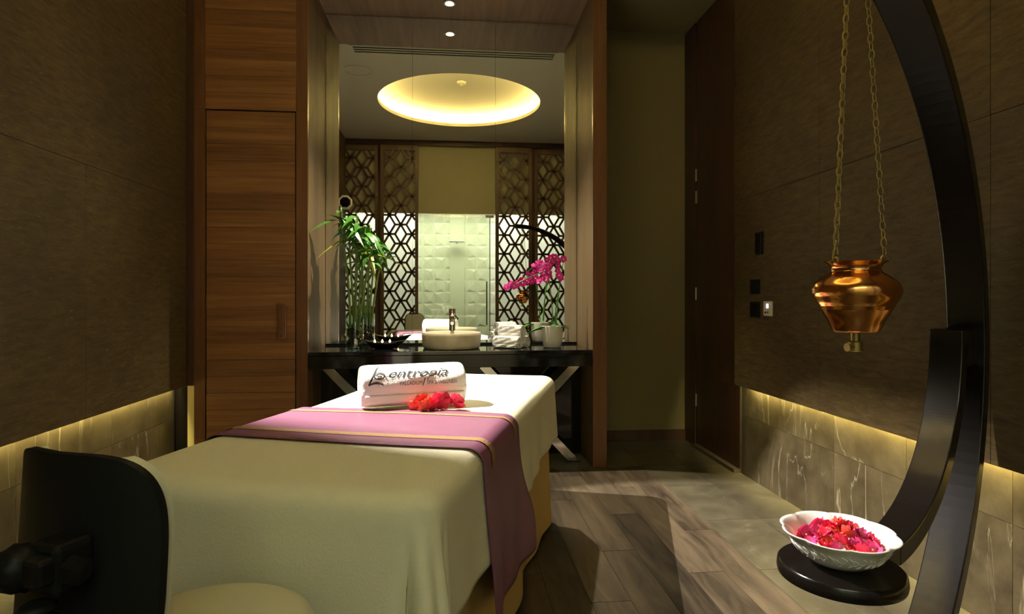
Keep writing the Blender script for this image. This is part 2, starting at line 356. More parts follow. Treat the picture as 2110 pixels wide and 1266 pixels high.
for (xa, xb) in ((1.36, 1.68), (1.68, 1.99)):
    for k in range(7):
        tile_at(xa, xb, max(ys[k+1], YB), ys[k])
    tile_at(xa, xb, 3.73, 4.19)
for (xa, xb) in ((1.08, 1.36), (1.36, 1.68), (1.68, 1.99)): tile_at(xa, xb, 4.201, 4.60); tile_at(xa, xb, 4.60, 4.96)
for k in range(8): tile_at(-1.88, -1.25, max(4.19-0.6*(k+1), YB), 4.19-0.6*k)
for k in range(6): tile_at(-1.9+0.65*k, -1.9+0.65*(k+1), -2.0, -0.62)

# ------------------------------------------------------------------ side walls
wl = struct(MB().box(-2.0, XL-0.012, -2.05, 4.45, 0, 4.2).build('wall_left', 'grout'))
wr = struct(MB().box(XR+0.012, 2.1, -2.05, 5.05, 0, 4.2).build('wall_right', 'grout'))
rows = [ZP, 1.87, 3.12, ZC+0.02]
def slabs(parent, xa, xb, y_edges):
    for r in range(3):
        for k in range(len(y_edges)-1):
            MB().bbox(xa, xb, y_edges[k]+0.001, y_edges[k+1]-0.001, rows[r]+0.001, rows[r+1]-0.001, 0.0015).build('stone_slab', 'slate', parent)
slabs(wl, XL+0.03, PL, [YB, 0.45, 2.05, 3.1, 4.195]); slabs(wr, PR, XR-0.03, [YB, 0.35, 1.95, 2.95, 3.90])
# backing that carries the slabs off the wall (the LED tape sits below it)
struct(MB().box(XL-0.012, XL+0.03, YB, 4.195, ZP+0.06, ZC).build('trim_1', 'grout'))
struct(MB().box(XR-0.03, XR+0.012, YB, 3.90, ZP+0.06, ZC).build('trim_2', 'grout'))
def low_tiles(parent, xa, xb, ye, ye2):
    for (za, zb, yy) in ((0, 0.41, ye), (0.41, 0.70, ye2)):
        for k in range(len(yy)-1):
            MB().box(xa, xb, yy[k]+0.001, yy[k+1]-0.001, za+0.001, zb-0.001).build('marble_tile', 'marble', parent)
low_tiles(wl, XL-0.012, XL, [4.19-0.72*k for k in range(7)][::-1], [4.19-0.72*k for k in range(7)][::-1])
ye = [3.955-0.503*k for k in range(10)][::-1]
low_tiles(wr, XR, XR+0.012, [ye[i] for i in (1, 3, 5, 7, 9)], ye)

# ------------------------------------------------------------------ wood wall with flush closet door
wb = struct(MB().box(-2.0, AL-0.02, YF+0.03, 4.5, 0, 4.2).build('wall_back', 'black_wood'))
MB().box(-1.742, -1.672, YF, YF+0.03, 0.0, 2.492).build('frame_stile', 'wood_frame', wb)
MB().box(-1.076, AL, YF, YF+0.03, 0.0, 2.492).build('frame_stile', 'wood_frame', wb)
MB().box(-1.742, -1.672, YF, YF+0.03, 2.494, ZC).build('frame_stile', 'wood_frame', wb)
MB().box(-1.076, AL, YF, YF+0.03, 2.494, ZC).build('frame_stile', 'wood_frame', wb)
for k in range(12):
    z0_ = 2.494+k*0.113; MB().bbox(-1.671, -1.077, YF+0.001*(k % 2), YF+0.03, z0_+0.0006, z0_+0.1124, 0.0012).build('board', 'wood_h', wb)
d1 = struct(MB().box(-1.664, -1.084, YF+0.012, YF+0.03, 0.01, 2.484).build('door_1', 'wood_dark'), 'flush wooden closet door with level grain')
for k in range(22):
    z0_ = 0.01+k*2.474/22; MB().bbox(-1.664, -1.084, YF+0.002+0.0012*(k % 2), YF+0.0118, z0_+0.0006, z0_+2.474/22-0.0006, 0.0012).build('board', 'wood_h', d1)
hd = MB().bbox(-1.192, -1.135, YF-0.030, YF-0.014, 0.935, 1.168, 0.004)
hd.box(-1.172, -1.155, YF-0.014, YF+0.006, 0.96, 0.985).box(-1.172, -1.155, YF-0.014, YF+0.006, 1.12, 1.145)
h = hd.build('door_handle', 'wood_frame', d1); h['label'] = 'red-brown wooden plate handle'
for z in (0.957, 1.146): MB().lathe([(0.007, 0), (0.007, 0.004), (0.003, 0.006)], 12).build('screw', 'wood_dark', h, loc=(-1.1635, YF-0.030, z), rot=(PI/2, 0, 0))
struct(MB().box(-1.786, -1.744, YF+0.004, YF+0.03, 0, ZP).build('trim_3', 'strip'))
struct(MB().box(-1.80, -1.742, YF+0.002, YF+0.03, ZP, ZC).build('trim_4', 'wood_dark'))

# ------------------------------------------------------------------ alcove shell
struct(MB().box(AL-0.02, AL, YF+0.03, YM+0.02, 0, ZS+0.02).build('trim_5', 'wood_side'))
struct(MB().box(AR, AR+0.02, YF+0.03, YM+0.02, 0, ZS+0.02).build('trim_6', 'wood_side'))
pil = struct(MB().box(AR, 1.09, YF, YF+0.03, 0, ZC).build('trim_8', 'wood_frame'))
struct(MB().box(1.05, 1.09, YF+0.03, 4.96, 0, ZS+0.05).build('trim_9', 'wood_frame'))
struct(MB().box(AL-0.02, AR+0.02, YF+0.0, YM+0.02, ZS, ZS+0.03).build('trim_10', 'wood_soffit'))
struct(MB().box(AL, AR, YF+0.001, YF+0.03, ZS+0.031, ZC).build('trim_7', 'wood_soffit'))
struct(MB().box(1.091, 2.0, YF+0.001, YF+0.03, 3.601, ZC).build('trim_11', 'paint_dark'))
struct(MB().box(-1.05, 1.09, YM+0.02, YM+0.08, 0, ZS+0.05).build('wall_alcove', 'black_wood'))
# corridor beside the alcove
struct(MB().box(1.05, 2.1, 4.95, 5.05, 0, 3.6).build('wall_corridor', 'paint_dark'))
struct(MB().bbox(1.09, XR, 4.935, 4.95, 0, 0.09, 0.002).build('baseboard_corridor', 'wood_dark'))
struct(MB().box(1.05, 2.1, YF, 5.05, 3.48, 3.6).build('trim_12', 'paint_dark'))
# corridor door in the right wall
d2 = struct(MB().box(XR-0.006, XR+0.012, 3.97, 4.70, 0.03, 3.47).build('door_2', 'wood_dark'), 'dark red-brown door in the right wall')
for z in (1.99, 2.17, 1.20, 0.33): MB().lathe([(0.008, 0), (0.008, 0.10)], 10).build('hinge', 'steel', d2, loc=(XR-0.010, 4.712, z))
struct(MB().box(XR-0.012, XR+0.012, 4.725, 4.95, 0.0, 3.47).build('trim_13', 'wood_dark'))
struct(MB().box(XR-0.05, XR+0.012, 3.97, 4.70, 0.0, 0.026).build('trim_14', 'threshold'))
struct(MB().box(XR-0.004, XR+0.012, 3.958, 3.968, 0.0, ZP).build('trim_15', 'steel'))
struct(MB().box(XR-0.05, XR+0.012, 3.90, 3.968, ZP+0.002, ZC).build('trim_16', 'wood_dark'))

# ------------------------------------------------------------------ ceiling with round light cove
CC = (0.075, 1.40); RC = 1.09
def ceil_ring():
    x0, x1, y0, y1 = -2.0, 2.1, YB-0.1, YF+0.02
    corners = [math.atan2(y-CC[1], x-CC[0]) % (2*PI) for x in (x0, x1) for y in (y0, y1)]
    angs = sorted(set([2*PI*i/96 for i in range(96)]+corners)); inner = []; outer = []
    for a in angs:
        c, s = math.cos(a), math.sin(a)
        tx = ((x1 if c > 0 else x0)-CC[0])/c if abs(c) > 1e-9 else 1e9
        ty = ((y1 if s > 0 else y0)-CC[1])/s if abs(s) > 1e-9 else 1e9
        t = min(tx, ty); inner.append((CC[0]+RC*c, CC[1]+RC*s, ZC)); outer.append((CC[0]+t*c, CC[1]+t*s, ZC))
    n = len(angs); vs = inner+outer
    fs = [(i, n+i, n+(i+1) % n, (i+1) % n) for i in range(n)]
    return vs, fs
vs_, fs_ = ceil_ring()
ceil = struct(mesh_obj('ceiling', vs_, fs_, 'ceil'))
cv = MB().lathe([(RC, 0), (RC, 0.045), (RC+0.02, 0.05), (RC+0.20, 0.05), (RC+0.21, 0.06), (RC+0.21, 0.10), (RC+0.15, 0.17), (RC-0.05, 0.21), (RC-0.5, 0.235), (0.001, 0.24)], 96, (CC[0], CC[1], ZC))
cv.build('cove_recess', 'cove', ceil, smooth=True, auto=40)
lr = MB(); n = 96; va = []
for r_ in (RC+0.12, RC+0.17):
    va += [(CC[0]+r_*math.cos(2*PI*i/n), CC[1]+r_*math.sin(2*PI*i/n), ZC+0.056) for i in range(n)]
lr.add(va, [(i, n+i, n+(i+1) % n, (i+1) % n) for i in range(n)])
tag(lr.build('cove_led_tape', 'led'), 'round warm LED tape hidden in the ceiling cove', 'light strip')
sd = thing('smoke_detector', 'small round detector in the middle of the lit ceiling cove', 'detector', (CC[0]+0.02, CC[1]+0.15, ZC+0.238))
MB().lathe([(0.06, 0), (0.06, -0.02), (0.045, -0.035), (0.02, -0.04)], 24).build('body', 'cove', sd, smooth=True, auto=40)
MB().lathe([(0.018, -0.04), (0.016, -0.052), (0.004, -0.055)], 16).build('sensor', 'white_plastic', sd)
sp = thing('ceiling_speaker', 'round flush speaker in the ceiling near the alcove', 'speaker', (-1.11, 9.52-7.05, ZC))
MB().lathe([(0.165, 0.0), (0.165, -0.006), (0.145, -0.008), (0.143, -0.002)], 48).build('trim_ring', 'ceil', sp)
MB().lathe([(0.14, -0.003), (0.06, -0.004), (0.001, -0.004)], 48).build('grille', 'ceil', sp)
ac = thing('air_grille', 'long slotted air-conditioning grille in the ceiling', 'vent', (0.01, 9.52-6.43, ZC))
fr = MB(); 
for (a_, b_, c_, d_) in ((-1.10, 1.10, -0.10, -0.075), (-1.10, 1.10, 0.075, 0.10), (-1.10, -1.07, -0.075, 0.075), (1.07, 1.10, -0.075, 0.075)): fr.box(a_, b_, c_, d_, -0.010, -0.0005)
fr.build('frame', 'ceil', ac)
MB().box(-1.07, 1.07, -0.075, 0.075, -0.004, -0.0005).build('dark_slot', 'black_plastic', ac)
for yy in (-0.028, 0.028): MB().box(-1.07, 1.07, yy-0.012, yy+0.012, -0.010, -0.0045).build('slat', 'ceil', ac)

# ------------------------------------------------------------------ mirror, downlight
mi = thing('wall_mirror', 'tall three-pane mirror filling the back of the alcove', 'mirror', (0, YM, ZT))
for (xa, xb) in ((AL+0.004, -0.3288), (-0.3272, 0.3272), (0.3288, AR-0.004)):
    MB().box(xa, xb, 0.0, 0.006, 0.016, ZS-ZT-0.004).build('pane', 'mirror', mi)
MB().box(AL+0.002, AR-0.002, -0.006, 0.006, 0.0005, 0.015).build('bottom_rail', 'black_plastic', mi)
dl = thing('recessed_downlight', 'small round recessed downlight in the alcove soffit', 'downlight', (-0.035, 4.50, ZS))
MB().lathe([(0.045, 0.0), (0.045, -0.006), (0.034, -0.008), (0.033, -0.001)], 32).build('trim_ring', 'steel', dl, smooth=True, auto=40)
MB().lathe([(0.032, -0.002), (0.02, -0.003), (0.001, -0.003)], 32).build('lens', 'bulb', dl)
wsl = thing('wall_spotlight', 'small black spotlight high on the left stone wall', 'spotlight', (PL, 2.5, 3.1))
MB().bbox(0.0, 0.02, -0.04, 0.04, -0.06, 0.06, 0.004).build('wall_plate', 'black_plastic', wsl)
MB().tube([(0.02, 0, 0.02), (0.06, 0, 0.03)], 0.010).build('arm', 'black_plastic', wsl)
q = Vector((1.0, -0.05, -1.08)).normalized()
MB().tube([Vector((0.075, 0, 0.05))-q*0.04, Vector((0.075, 0, 0.05)), Vector((0.075, 0, 0.05))+q*0.045], [0.025, 0.035, 0.038], 20).build('head', 'black_plastic', wsl)

LS = Vector((-1.66, 2.5, 3.1))
def added_light_flap(a, b_, side, dist=0.15, depth=0.11, ext=0.10):
    a = Vector(a)-LS; b_ = Vector(b_)-LS; nr = a.cross(b_).normalized()
    if nr.dot(Vector(side)) < 0: nr = -nr
    m = (a.normalized()+b_.normalized()).normalized(); e = nr.cross(m).normalized(); o_ = LS+m*dist-Vector((PL, 2.5, 3.1))
    c = [o_-e*ext, o_+e*ext, o_+e*ext+nr*depth, o_-e*ext+nr*depth]
    MB().add([p for p in c]+[p+m*0.002 for p in c], [(0, 1, 2, 3), (7, 6, 5, 4), (0, 4, 5, 1), (1, 5, 6, 2), (2, 6, 7, 3), (3, 7, 4, 0)]).build('added_light_flap', 'black_plastic', wsl)
added_light_flap((-0.6, 2.08, 0.78), (0.0, 1.72, 0.78), (0, -1, 0))  # unseen flap added to keep the spot's light off the near bed
added_light_flap((1.9, 1.5, 0.62), (1.9, 3.5, 0.62), (0, 0, 1))  # unseen flap added to keep the spot's light off the right stone panels

# ------------------------------------------------------------------ lattice wall and bathroom behind the camera
struct(MB().box(-2.0, 2.1, YB-0.12, YB-0.08, 2.64, 3.87).build('wall_front', 'paint'))
struct(MB().box(-2.0, 2.1, YB-0.08, YB+0.03, 3.77, ZC).build('trim_17', 'wood_dark'))
struct(MB().box(-2.0, 2.1, -2.06, -2.0, 0, 2.96).build('wall_bathroom', 'white_wall'))
struct(MB().box(-2.0, 2.1, -2.06, YB-0.12, 2.90, 2.96).build('trim_18', 'white_wall'))
struct(MB().box(-2.0, -1.9, -2.0, YB-0.1, 0, 2.90).build('trim_19', 'white_wall'))
struct(MB().box(2.0, 2.1, -2.0, YB-0.1, 0, 2.90).build('trim_20', 'white_wall'))
for k, (xa, xb) in enumerate(((-1.87, -0.62), (0.70, 1.98))):
    struct(MB().box(xa, xb, YB-0.115, YB-0.105, 0.0, 2.64).build('window_%d' % (k+1), 'frosted'), 'backlit frosted glass behind the lattice screens')
def lattice_screen(x0, x1, yc, label):
    t = thing('lattice_screen', label, 'screen', ((x0+x1)/2, yc, 0), group='lattice screens')
    hw = (x1-x0)/2; z0, z1 = 0.02, 3.765; st = 0.055
    for sx in (-1, 1): MB().box(sx*hw-(st if sx > 0 else 0), sx*hw+(st if sx < 0 else 0), -0.02, 0.02, z0, z1).build('stile', 'lattice', t)
    MB().box(-hw+st, hw-st, -0.02, 0.02, z0, z0+0.09).build('rail', 'lattice', t)
    MB().box(-hw+st, hw-st, -0.02, 0.02, z1-0.09, z1).build('rail', 'lattice', t)
    mb = MB(); a, bb, colw, pitch = 0.094, 0.163, 0.187, 0.318
    xa, xb, za, zb = -hw+st, hw-st, z0+0.09, z1-0.09
    def seg(p, q):
        # clip to the opening
        (ax, az), (bx, bz) = p, q; t0, t1 = 0.0, 1.0; dx, dz = bx-ax, bz-az
        for pp, qq in ((-dx, ax-xa), (dx, xb-ax), (-dz, az-za), (dz, zb-az)):
            if abs(pp) < 1e-9:
                if qq < 0: return
            else:
                r_ = qq/pp
                if pp < 0: t0 = max(t0, r_)
                else: t1 = min(t1, r_)
        if t1-t0 < 0.02: return
        mb.bar((ax+dx*t0, 0, az+dz*t0), (ax+dx*t1, 0, az+dz*t1), 0.034, 0.03)
    ncol = int((xb-xa)/colw)+3
    for i in range(-1, ncol):
        cx = xa+0.09+i*colw
        for j in range(-1, int((zb-za)/pitch)+2):
            cz = za+0.1+j*pitch+(pitch/2 if i % 2 else 0)
            hb = pitch/2
            P = [(cx, cz-hb), (cx+a, cz), (cx, cz+hb), (cx-a, cz)]
            for k in range(4): seg(P[k], P[(k+1) % 4])
            seg((cx+a, cz), (cx+colw, cz)); seg((cx-a, cz), (cx-colw, cz))
    mb.build('lattice', 'lattice', t)
    return t
lattice_screen(-1.87, -1.262, YB-0.05, 'brown hexagon-lattice screen reflected behind the bamboo plant')
lattice_screen(-1.222, -0.599, YB, 'brown hexagon-lattice screen on the bamboo side of the glass door')
lattice_screen(0.697, 1.318, YB, 'brown hexagon-lattice screen on the towel side of the glass door')
lattice_screen(1.371, 1.98, YB-0.05, 'brown hexagon-lattice screen reflected behind the orchid')
for xx in (-1.242, 1.3445): struct(MB().box(xx-0.028, xx+0.028, YB-0.09, YB-0.03, 0, 3.77).build('trim_%d' % (21 if xx < 0 else 22), 'wood_dark'))
# relief tiles of the shower wall
sw = struct(MB().box(-1.0, 1.05, -1.96, -1.94, 0, 2.90).build('wall_shower', 'white_wall'))
tw, th = 0.205, 0.22
def relief(px, pz, dp):
    v = [(0.001, 0, 0.001), (tw-0.001, 0, 0.001), (tw-0.001, 0, th-0.001), (0.001, 0, th-0.001), (px, dp, pz)]
    me = bpy.data.meshes.new('relief_tile'); me.from_pydata(v, [], [(1, 0, 4), (2, 1, 4), (3, 2, 4), (0, 3, 4)]); me.materials.append(MT['tile']); return me
rel = [relief(0.05, 0.05, 0.015), relief(0.15, 0.17, 0.015), relief(0.06, 0.17, 0.012), relief(0.14, 0.05, 0.012)]
for i in range(10):
    xx = -1.0+i*tw
    for j in range(13):
        if 4 <= i <= 5 and False: continue
        inst('relief_tile', rel[(i*3+j) % 4], sw, (xx, -1.94, j*th))
MB().box(-0.085, 0.19, -1.94, -1.915, 0, 2.90).build('flat_column', 'tile', sw)
sh = thing('shower_head', 'chrome wall shower head on the shower column', 'shower', (0.05, -1.915, 2.28))
MB().lathe([(0.03, 0), (0.03, 0.01)], 20).build('flange', 'chrome', sh, rot=(-PI/2, 0, 0))
MB().tube([(0, 0.0, 0), (0, 0.12, 0.02), (0, 0.2, 0.0)], 0.012).build('arm', 'chrome', sh, smooth=True)
MB().bbox(-0.14, 0.14, 0.12, 0.34, -0.03, -0.012, 0.006).build('rain_plate', 'steel', sh)
gd = thing('glass_door', 'clear glass shower door with a bar handle between the lattice screens', 'door', (0.05, YB-0.06, 0))
MB().box(-0.64, 0.55, -0.005, 0.005, 0.01, 2.62).build('pane', 'shower_glass', gd)
hdl = MB().tube([(0.50, 0.045, 0.75), (0.50, 0.045, 1.49)], 0.010).tube([(0.50, 0.045, 0.85), (0.50, 0.0, 0.85)], 0.008).tube([(0.50, 0.045, 1.40), (0.50, 0.0, 1.40)], 0.008)
hdl.build('handle', 'black_plastic', gd)
MB().box(0.548, 0.560, -0.012, 0.012, 0.0, 2.62).build('edge_seal', 'black_plastic', gd)
MB().bbox(0.48, 0.62, -0.015, 0.02, 2.575, 2.62, 0.003).build('hinge', 'steel', gd)
bl = thing('bathroom_ceiling_light', 'long flat ceiling light in the bathroom behind the glass door', 'light', (0.05, -1.12, 2.899))
MB().box(-1.7, 1.7, -0.36, 0.36, -0.012, 0.0).build('frame', 'white_plastic', bl)
# faceted black lamp with white rim, seen in the mirror above the bamboo
fl = thing('wall_lamp', 'black octagonal lamp with a white rim seen in the mirror above the bamboo', 'lamp', (-1.515, 1.0, 2.545))
MB().lathe([(0.001, 0.02), (0.075, 0.02), (0.075, 0.03), (0.001, 0.035)], 8).build('face', 'black_gloss', fl, rot=(-PI/2, 0.39, 0))
MB().lathe([(0.076, 0.0), (0.105, 0.0), (0.105, 0.03), (0.09, 0.05), (0.076, 0.03)], 8).build('rim', 'pentagon_white', fl, rot=(-PI/2, 0.39, 0))
MB().tube([(0, -0.0, 0), (0, -0.03, 0), (-0.05, -0.05, 0), (-0.275, -0.05, 0)], 0.012, 10).build('wall_arm', 'black_plastic', fl)

# ------------------------------------------------------------------ vanity counter
va = thing('vanity_counter', 'glossy black vanity counter with chrome cross legs in the alcove', 'counter', (0, YF, 0))
MB().bbox(AL+0.003, AR-0.003, 0.0, YM-YF-0.008, ZT-0.028, ZT, 0.003).build('top', 'black_gloss', va)
MB().bbox(AL+0.003, AR-0.003, 0.006, 0.03, 0.725, ZT-0.029, 0.002).build('apron', 'black_gloss', va)
MB().box(AL+0.003, AR-0.003, 0.40, 0.43, 0.0, 0.80).build('back_panel', 'black_gloss', va)
for s in (-1, 1):
    cxx = 0.55*s
    MB().bar((cxx-0.345, 0.10, 0.73), (cxx+0.345, 0.10, 0.0), 0.06, 0.018).build('cross_leg', 'chrome', va)
    MB().bar((cxx+0.345, 0.13, 0.73), (cxx-0.345, 0.13, 0.0), 0.06, 0.018).build('cross_leg', 'chrome', va)

# sink and tap
sk = thing('vessel_sink', 'round cream onyx vessel sink on the black counter', 'sink', (-0.02, 4.455, ZT))
MB().lathe([(0.195, 0.0), (0.208, 0.006), (0.215, 0.03), (0.220, 0.09), (0.219, 0.112), (0.214, 0.118), (0.203, 0.117), (0.196, 0.108), (0.185, 0.06), (0.15, 0.035), (0.03, 0.028), (0.001, 0.028)], 64).build('basin', 'onyx', sk, smooth=True, auto=50)
MB().lathe([(0.024, 0.029), (0.024, 0.034), (0.001, 0.036)], 24).build('drain', 'chrome', sk, smooth=True, auto=50)
fc = thing('sink_tap', 'tall chrome mixer tap behind the onyx sink', 'tap', (-0.016, 4.705, ZT))
MB().lathe([(0.027, 0.0), (0.027, 0.004), (0.0235, 0.008), (0.0235, 0.225), (0.022, 0.228)], 28).build('body', 'chrome', fc, smooth=True, auto=40)
MB().tube([(0, -0.015, 0.195), (0, -0.07, 0.188), (0, -0.135, 0.178)], [0.0155, 0.0145, 0.013], 18).build('spout', 'chrome', fc, smooth=True, auto=50)
hh = MB().lathe([(0.024, 0.230), (0.026, 0.235), (0.026, 0.282), (0.023, 0.288)], 28).build('handle', 'chrome', fc, smooth=True, auto=40)
MB().tube([(0.02, -0.005, 0.236), (0.045, -0.02, 0.205)], 0.006, 10).build('lever', 'chrome', hh)

# ------------------------------------------------------------------ rolled towels
def z_logo():
    """the swash initial of the embroidered word: strokes as flat ribbons in a unit-high box"""
    mb = MB()
    k = 14
    st = [(0.0+0.62*i/k, -0.35+1.35*(i/k)**0.95) for i in range(k+1)]
    mb.add(*ribbon2(st, [0.10*(1-0.75*i/k) for i in range(k+1)]))
    st = [(0.0+0.70*i/k, -0.33+0.17*math.sin(i/k*PI*0.8)-0.13*(i/k)) for i in range(k+1)]
    mb.add(*ribbon2(st, [0.05+0.06*math.sin(PI*i/k) for i in range(k+1)]))
    st = [(0.52+0.25*math.cos(t_), 0.13+0.19*math.sin(t_)) for t_ in [math.radians(150-300*i/k) for i in range(k+1)]]
    mb.add(*ribbon2(st, 0.05))
    st = [(0.50+0.10*math.cos(t_), 0.17+0.07*math.sin(t_)) for t_ in [math.radians(40+200*i/k) for i in range(k+1)]]
    mb.add(*ribbon2(st, 0.04))
    st = [(0.48+0.10*math.cos(t_), 0.06+0.07*math.sin(t_)) for t_ in [math.radians(90-220*i/k) for i in range(k+1)]]
    mb.add(*ribbon2(st, 0.04))
    return mb.v, mb.f
def flat_logo():
    """all lettering in a 2-D layout; returns (verts, faces) lists, x to the right, y up, cap height of the word about 1"""
    out = MB()
    out.add(*z_logo())
    def fit(body, xa, xb, ybase, size, shear):
        v, f = text_polys(body, 1.0, shear); a_, b_ = min(p[0] for p in v), max(p[0] for p in v)
        out.add([(xa+(p[0]-a_)/(b_-a_)*(xb-xa), ybase+p[1]*size, 0) for p in v], f)
    fit('entropia', 0.98, 3.98, 0.0, 0.72, 0.45)
    out.add(*ribbon2([(2.64+0.14*i/14, -0.46+0.38*i/14) for i in range(15)], [0.035+0.02*i/14 for i in range(15)]))
    fit('PALLADIUM', 1.50, 2.62, -0.40, 0.27, 0.0)
    fit('SPA & WELLNESS', 2.86, 4.40, -0.40, 0.27, 0.0)
    return out.v, out.f
LOGO = flat_logo(); LOGO_W = max(v[0] for v in LOGO[0])
def roll_prof(th_, r, flat):
    """superelliptic roll cross-section, slightly flattened where it rests"""
    c, s = math.cos(th_), math.sin(th_)
    return (r*c*(1.0+0.03*math.cos(3*th_)), r*(s if s > -0.75 else -0.75-(abs(s)-0.75)*flat))
def rolled_towel(name, label, group, loc, rz, length, r, text_scale=None, text_x=0.0, text_ang=55, thread='thread', sq=1.0):
    """axis along local x, resting on z=0; the printed side faces local -y"""
    t = thing(name, label, 'towel', loc, rz, group)
    n, m_ = 40, 18; hz = 0.80*r
    def surf(x, th_, off=0.0):
        e = min(1.0, (length/2-abs(x))/(0.03+1e-9)); e = max(0.0, e); k = 0.90+0.10*math.sqrt(e*(2-e))
        cy, cz = roll_prof(th_, (r+off)*k, 0.2)
        wv = 0.0025*math.sin(9*th_+14*x/length)*sq
        return (x, cy+wv, cz*1.0+hz)
    xs = [-length/2, -length/2+0.004, -length/2+0.012, -length/2+0.03]+[-length/2+0.03+(length-0.06)*i/m_ for i in range(1, m_)]+[length/2-0.03, length/2-0.012, length/2-0.004, length/2]
    mb = MB(); rowsv = []
    for x in xs: rowsv.append([surf(x, 2*PI*i/n) for i in range(n)])
    vs = [p for r_ in rowsv for p in r_]
    fs = [(j*n+i, (j+1)*n+i, (j+1)*n+(i+1) % n, j*n+(i+1) % n) for j in range(len(xs)-1) for i in range(n)]
    mb.add(vs, fs)
    # spiral ends: a few nested rings stepping inwards
    for sgn, x in ((-1, xs[0]), (1, xs[-1])):
        prev = None
        for kk in range(7):
            f = 1-kk/6.2; dx = -sgn*(0.010 if kk % 2 else 0.0)
            ring = []
            for i in range(n):
                p = surf(x, 2*PI*i/n); ring.append((x+dx, p[1]*f, hz+(p[2]-hz)*f))
            if prev is not None:
                k0 = len(mb.v)
                mb.add(prev+ring, [((i, n+i, n+(i+1) % n, (i+1) % n) if sgn < 0 else ((i+1) % n, n+(i+1) % n, n+i, i)) for i in range(n)])
            prev = ring
        mb.add(prev, [tuple(range(n))])
    mb.build('roll', 'towel', t, smooth=True, auto=60)
    # loose outer edge of the roll
    fl_ = MB(); th_e = math.radians(text_ang+235)
    fl_.grid([[surf(x, math.radians(-168+i*4), 0.004+0.0015*i) for i in range(6)] for x in xs[2:-2]])
    fl_.build('loose_edge', 'towel', t, smooth=True, solid=0.004)
    if text_scale:
        mb = MB(); v, f = LOGO
        def wrap(p):
            x = text_x+(p[0]-LOGO_W/2)*text_scale; th_ = PI-math.radians(text_ang)+0.0
            a = math.radians(180-text_ang)+(-(p[1])*text_scale/r) # angle from +y over the top to -y
            q = surf(x, a, 0.0022); return (q[0], q[1], q[2])
        mb.add([wrap(p) for p in v], f)
        mb.build('embroidery', 'thread', t)
    return t
rolled_towel('bath_towel', 'large white rolled bath towel with dark script embroidery on the massage bed', None, (-0.165, 2.366, 0.805), math.radians(15), 0.40, 0.086, 0.076, -0.008, 30)
G = 'small towels on the vanity'
rolled_towel('hand_towel', 'small white rolled towel on the counter, front one of the bottom row', G, (0.395, 4.42, ZT), math.radians(-36), 0.215, 0.050, 0.033, -0.012, 38)
rolled_towel('hand_towel', 'small white rolled towel on the counter, rear one of the bottom row', G, (0.462, 4.525, ZT), math.radians(-36), 0.215, 0.048)
rolled_towel('hand_towel', 'small white rolled towel lying on top of the two others on the counter', G, (0.43, 4.474, ZT+0.084), math.radians(-36), 0.20, 0.048, 0.033, -0.012, 38)

# ------------------------------------------------------------------ candles on a boat-shaped dish
cdx = thing('candle_dish', 'dark boat-shaped dish on the vanity counter', 'dish', (-0.515, 4.44, ZT))
dish = []
for (k, z) in ((0.40, 0.0), (0.62, 0.012), (0.85, 0.032), (1.0, 0.05), (0.965, 0.05), (0.82, 0.034), (0.5, 0.016), (0.02, 0.012)):
    dish.append([(0.15*k*math.cos(a)*(1+0.12*max(0, math.cos(a))), 0.07*k*math.sin(a), z+0.018*(abs(math.cos(a))**3)*(k > 0.8)) for a in [2*PI*i/40 for i in range(41)]])
MB().grid(dish).build('bowl', 'black_wood', cdx, smooth=True)
for k, (x, y) in enumerate(((-0.062, -0.012), (-0.008, -0.010), (0.046, -0.008))):
    c = thing('tealight', ('lit tealight at the bamboo end of the dark dish', 'lit tealight between the two others in the dark dish', 'lit tealight at the sink end of the dark dish')[k], 'candle', (-0.515+x, 4.44+y, ZT+0.024), 0, 'tealights in the dish')
    MB().lathe([(0.019, 0), (0.019, 0.016), (0.0185, 0.017), (0.0175, 0.013), (0.001, 0.0125)], 20).build('cup', 'wax', c, smooth=True, auto=40)
    MB().tube([(0, 0, 0.012), (0.001, 0, 0.019)], 0.001, 6).build('wick', 'black_plastic', c)
    MB().lathe([(0.002, 0.017), (0.0065, 0.024), (0.0075, 0.031), (0.0045, 0.038), (0.0007, 0.046)], 12).build('flame', 'flame', c, smooth=True)

# ------------------------------------------------------------------ leaves
def leaf_mesh(name, m, ln=1.0, wd=0.2, droop=0.4, fold=0.12, n=8):
    rows_ = []
    for i in range(n+1):
        t = i/n; w_ = wd*math.sin(PI*min(1, t**0.75))*(1-0.25*t)+0.004*ln
        z = -droop*ln*t*t
        rows_.append([(ln*t*(1-0.15*droop*t), -w_, z+fold*w_*2), (ln*t*(1-0.15*droop*t), 0, z), (ln*t*(1-0.15*droop*t), w_, z+fold*w_*2)])
    mb = MB().grid(rows_); me = bpy.data.meshes.new(name); me.from_pydata(mb.v, [], mb.f); me.materials.append(MT[m])
    for p in me.polygons: p.use_smooth = True
    return me
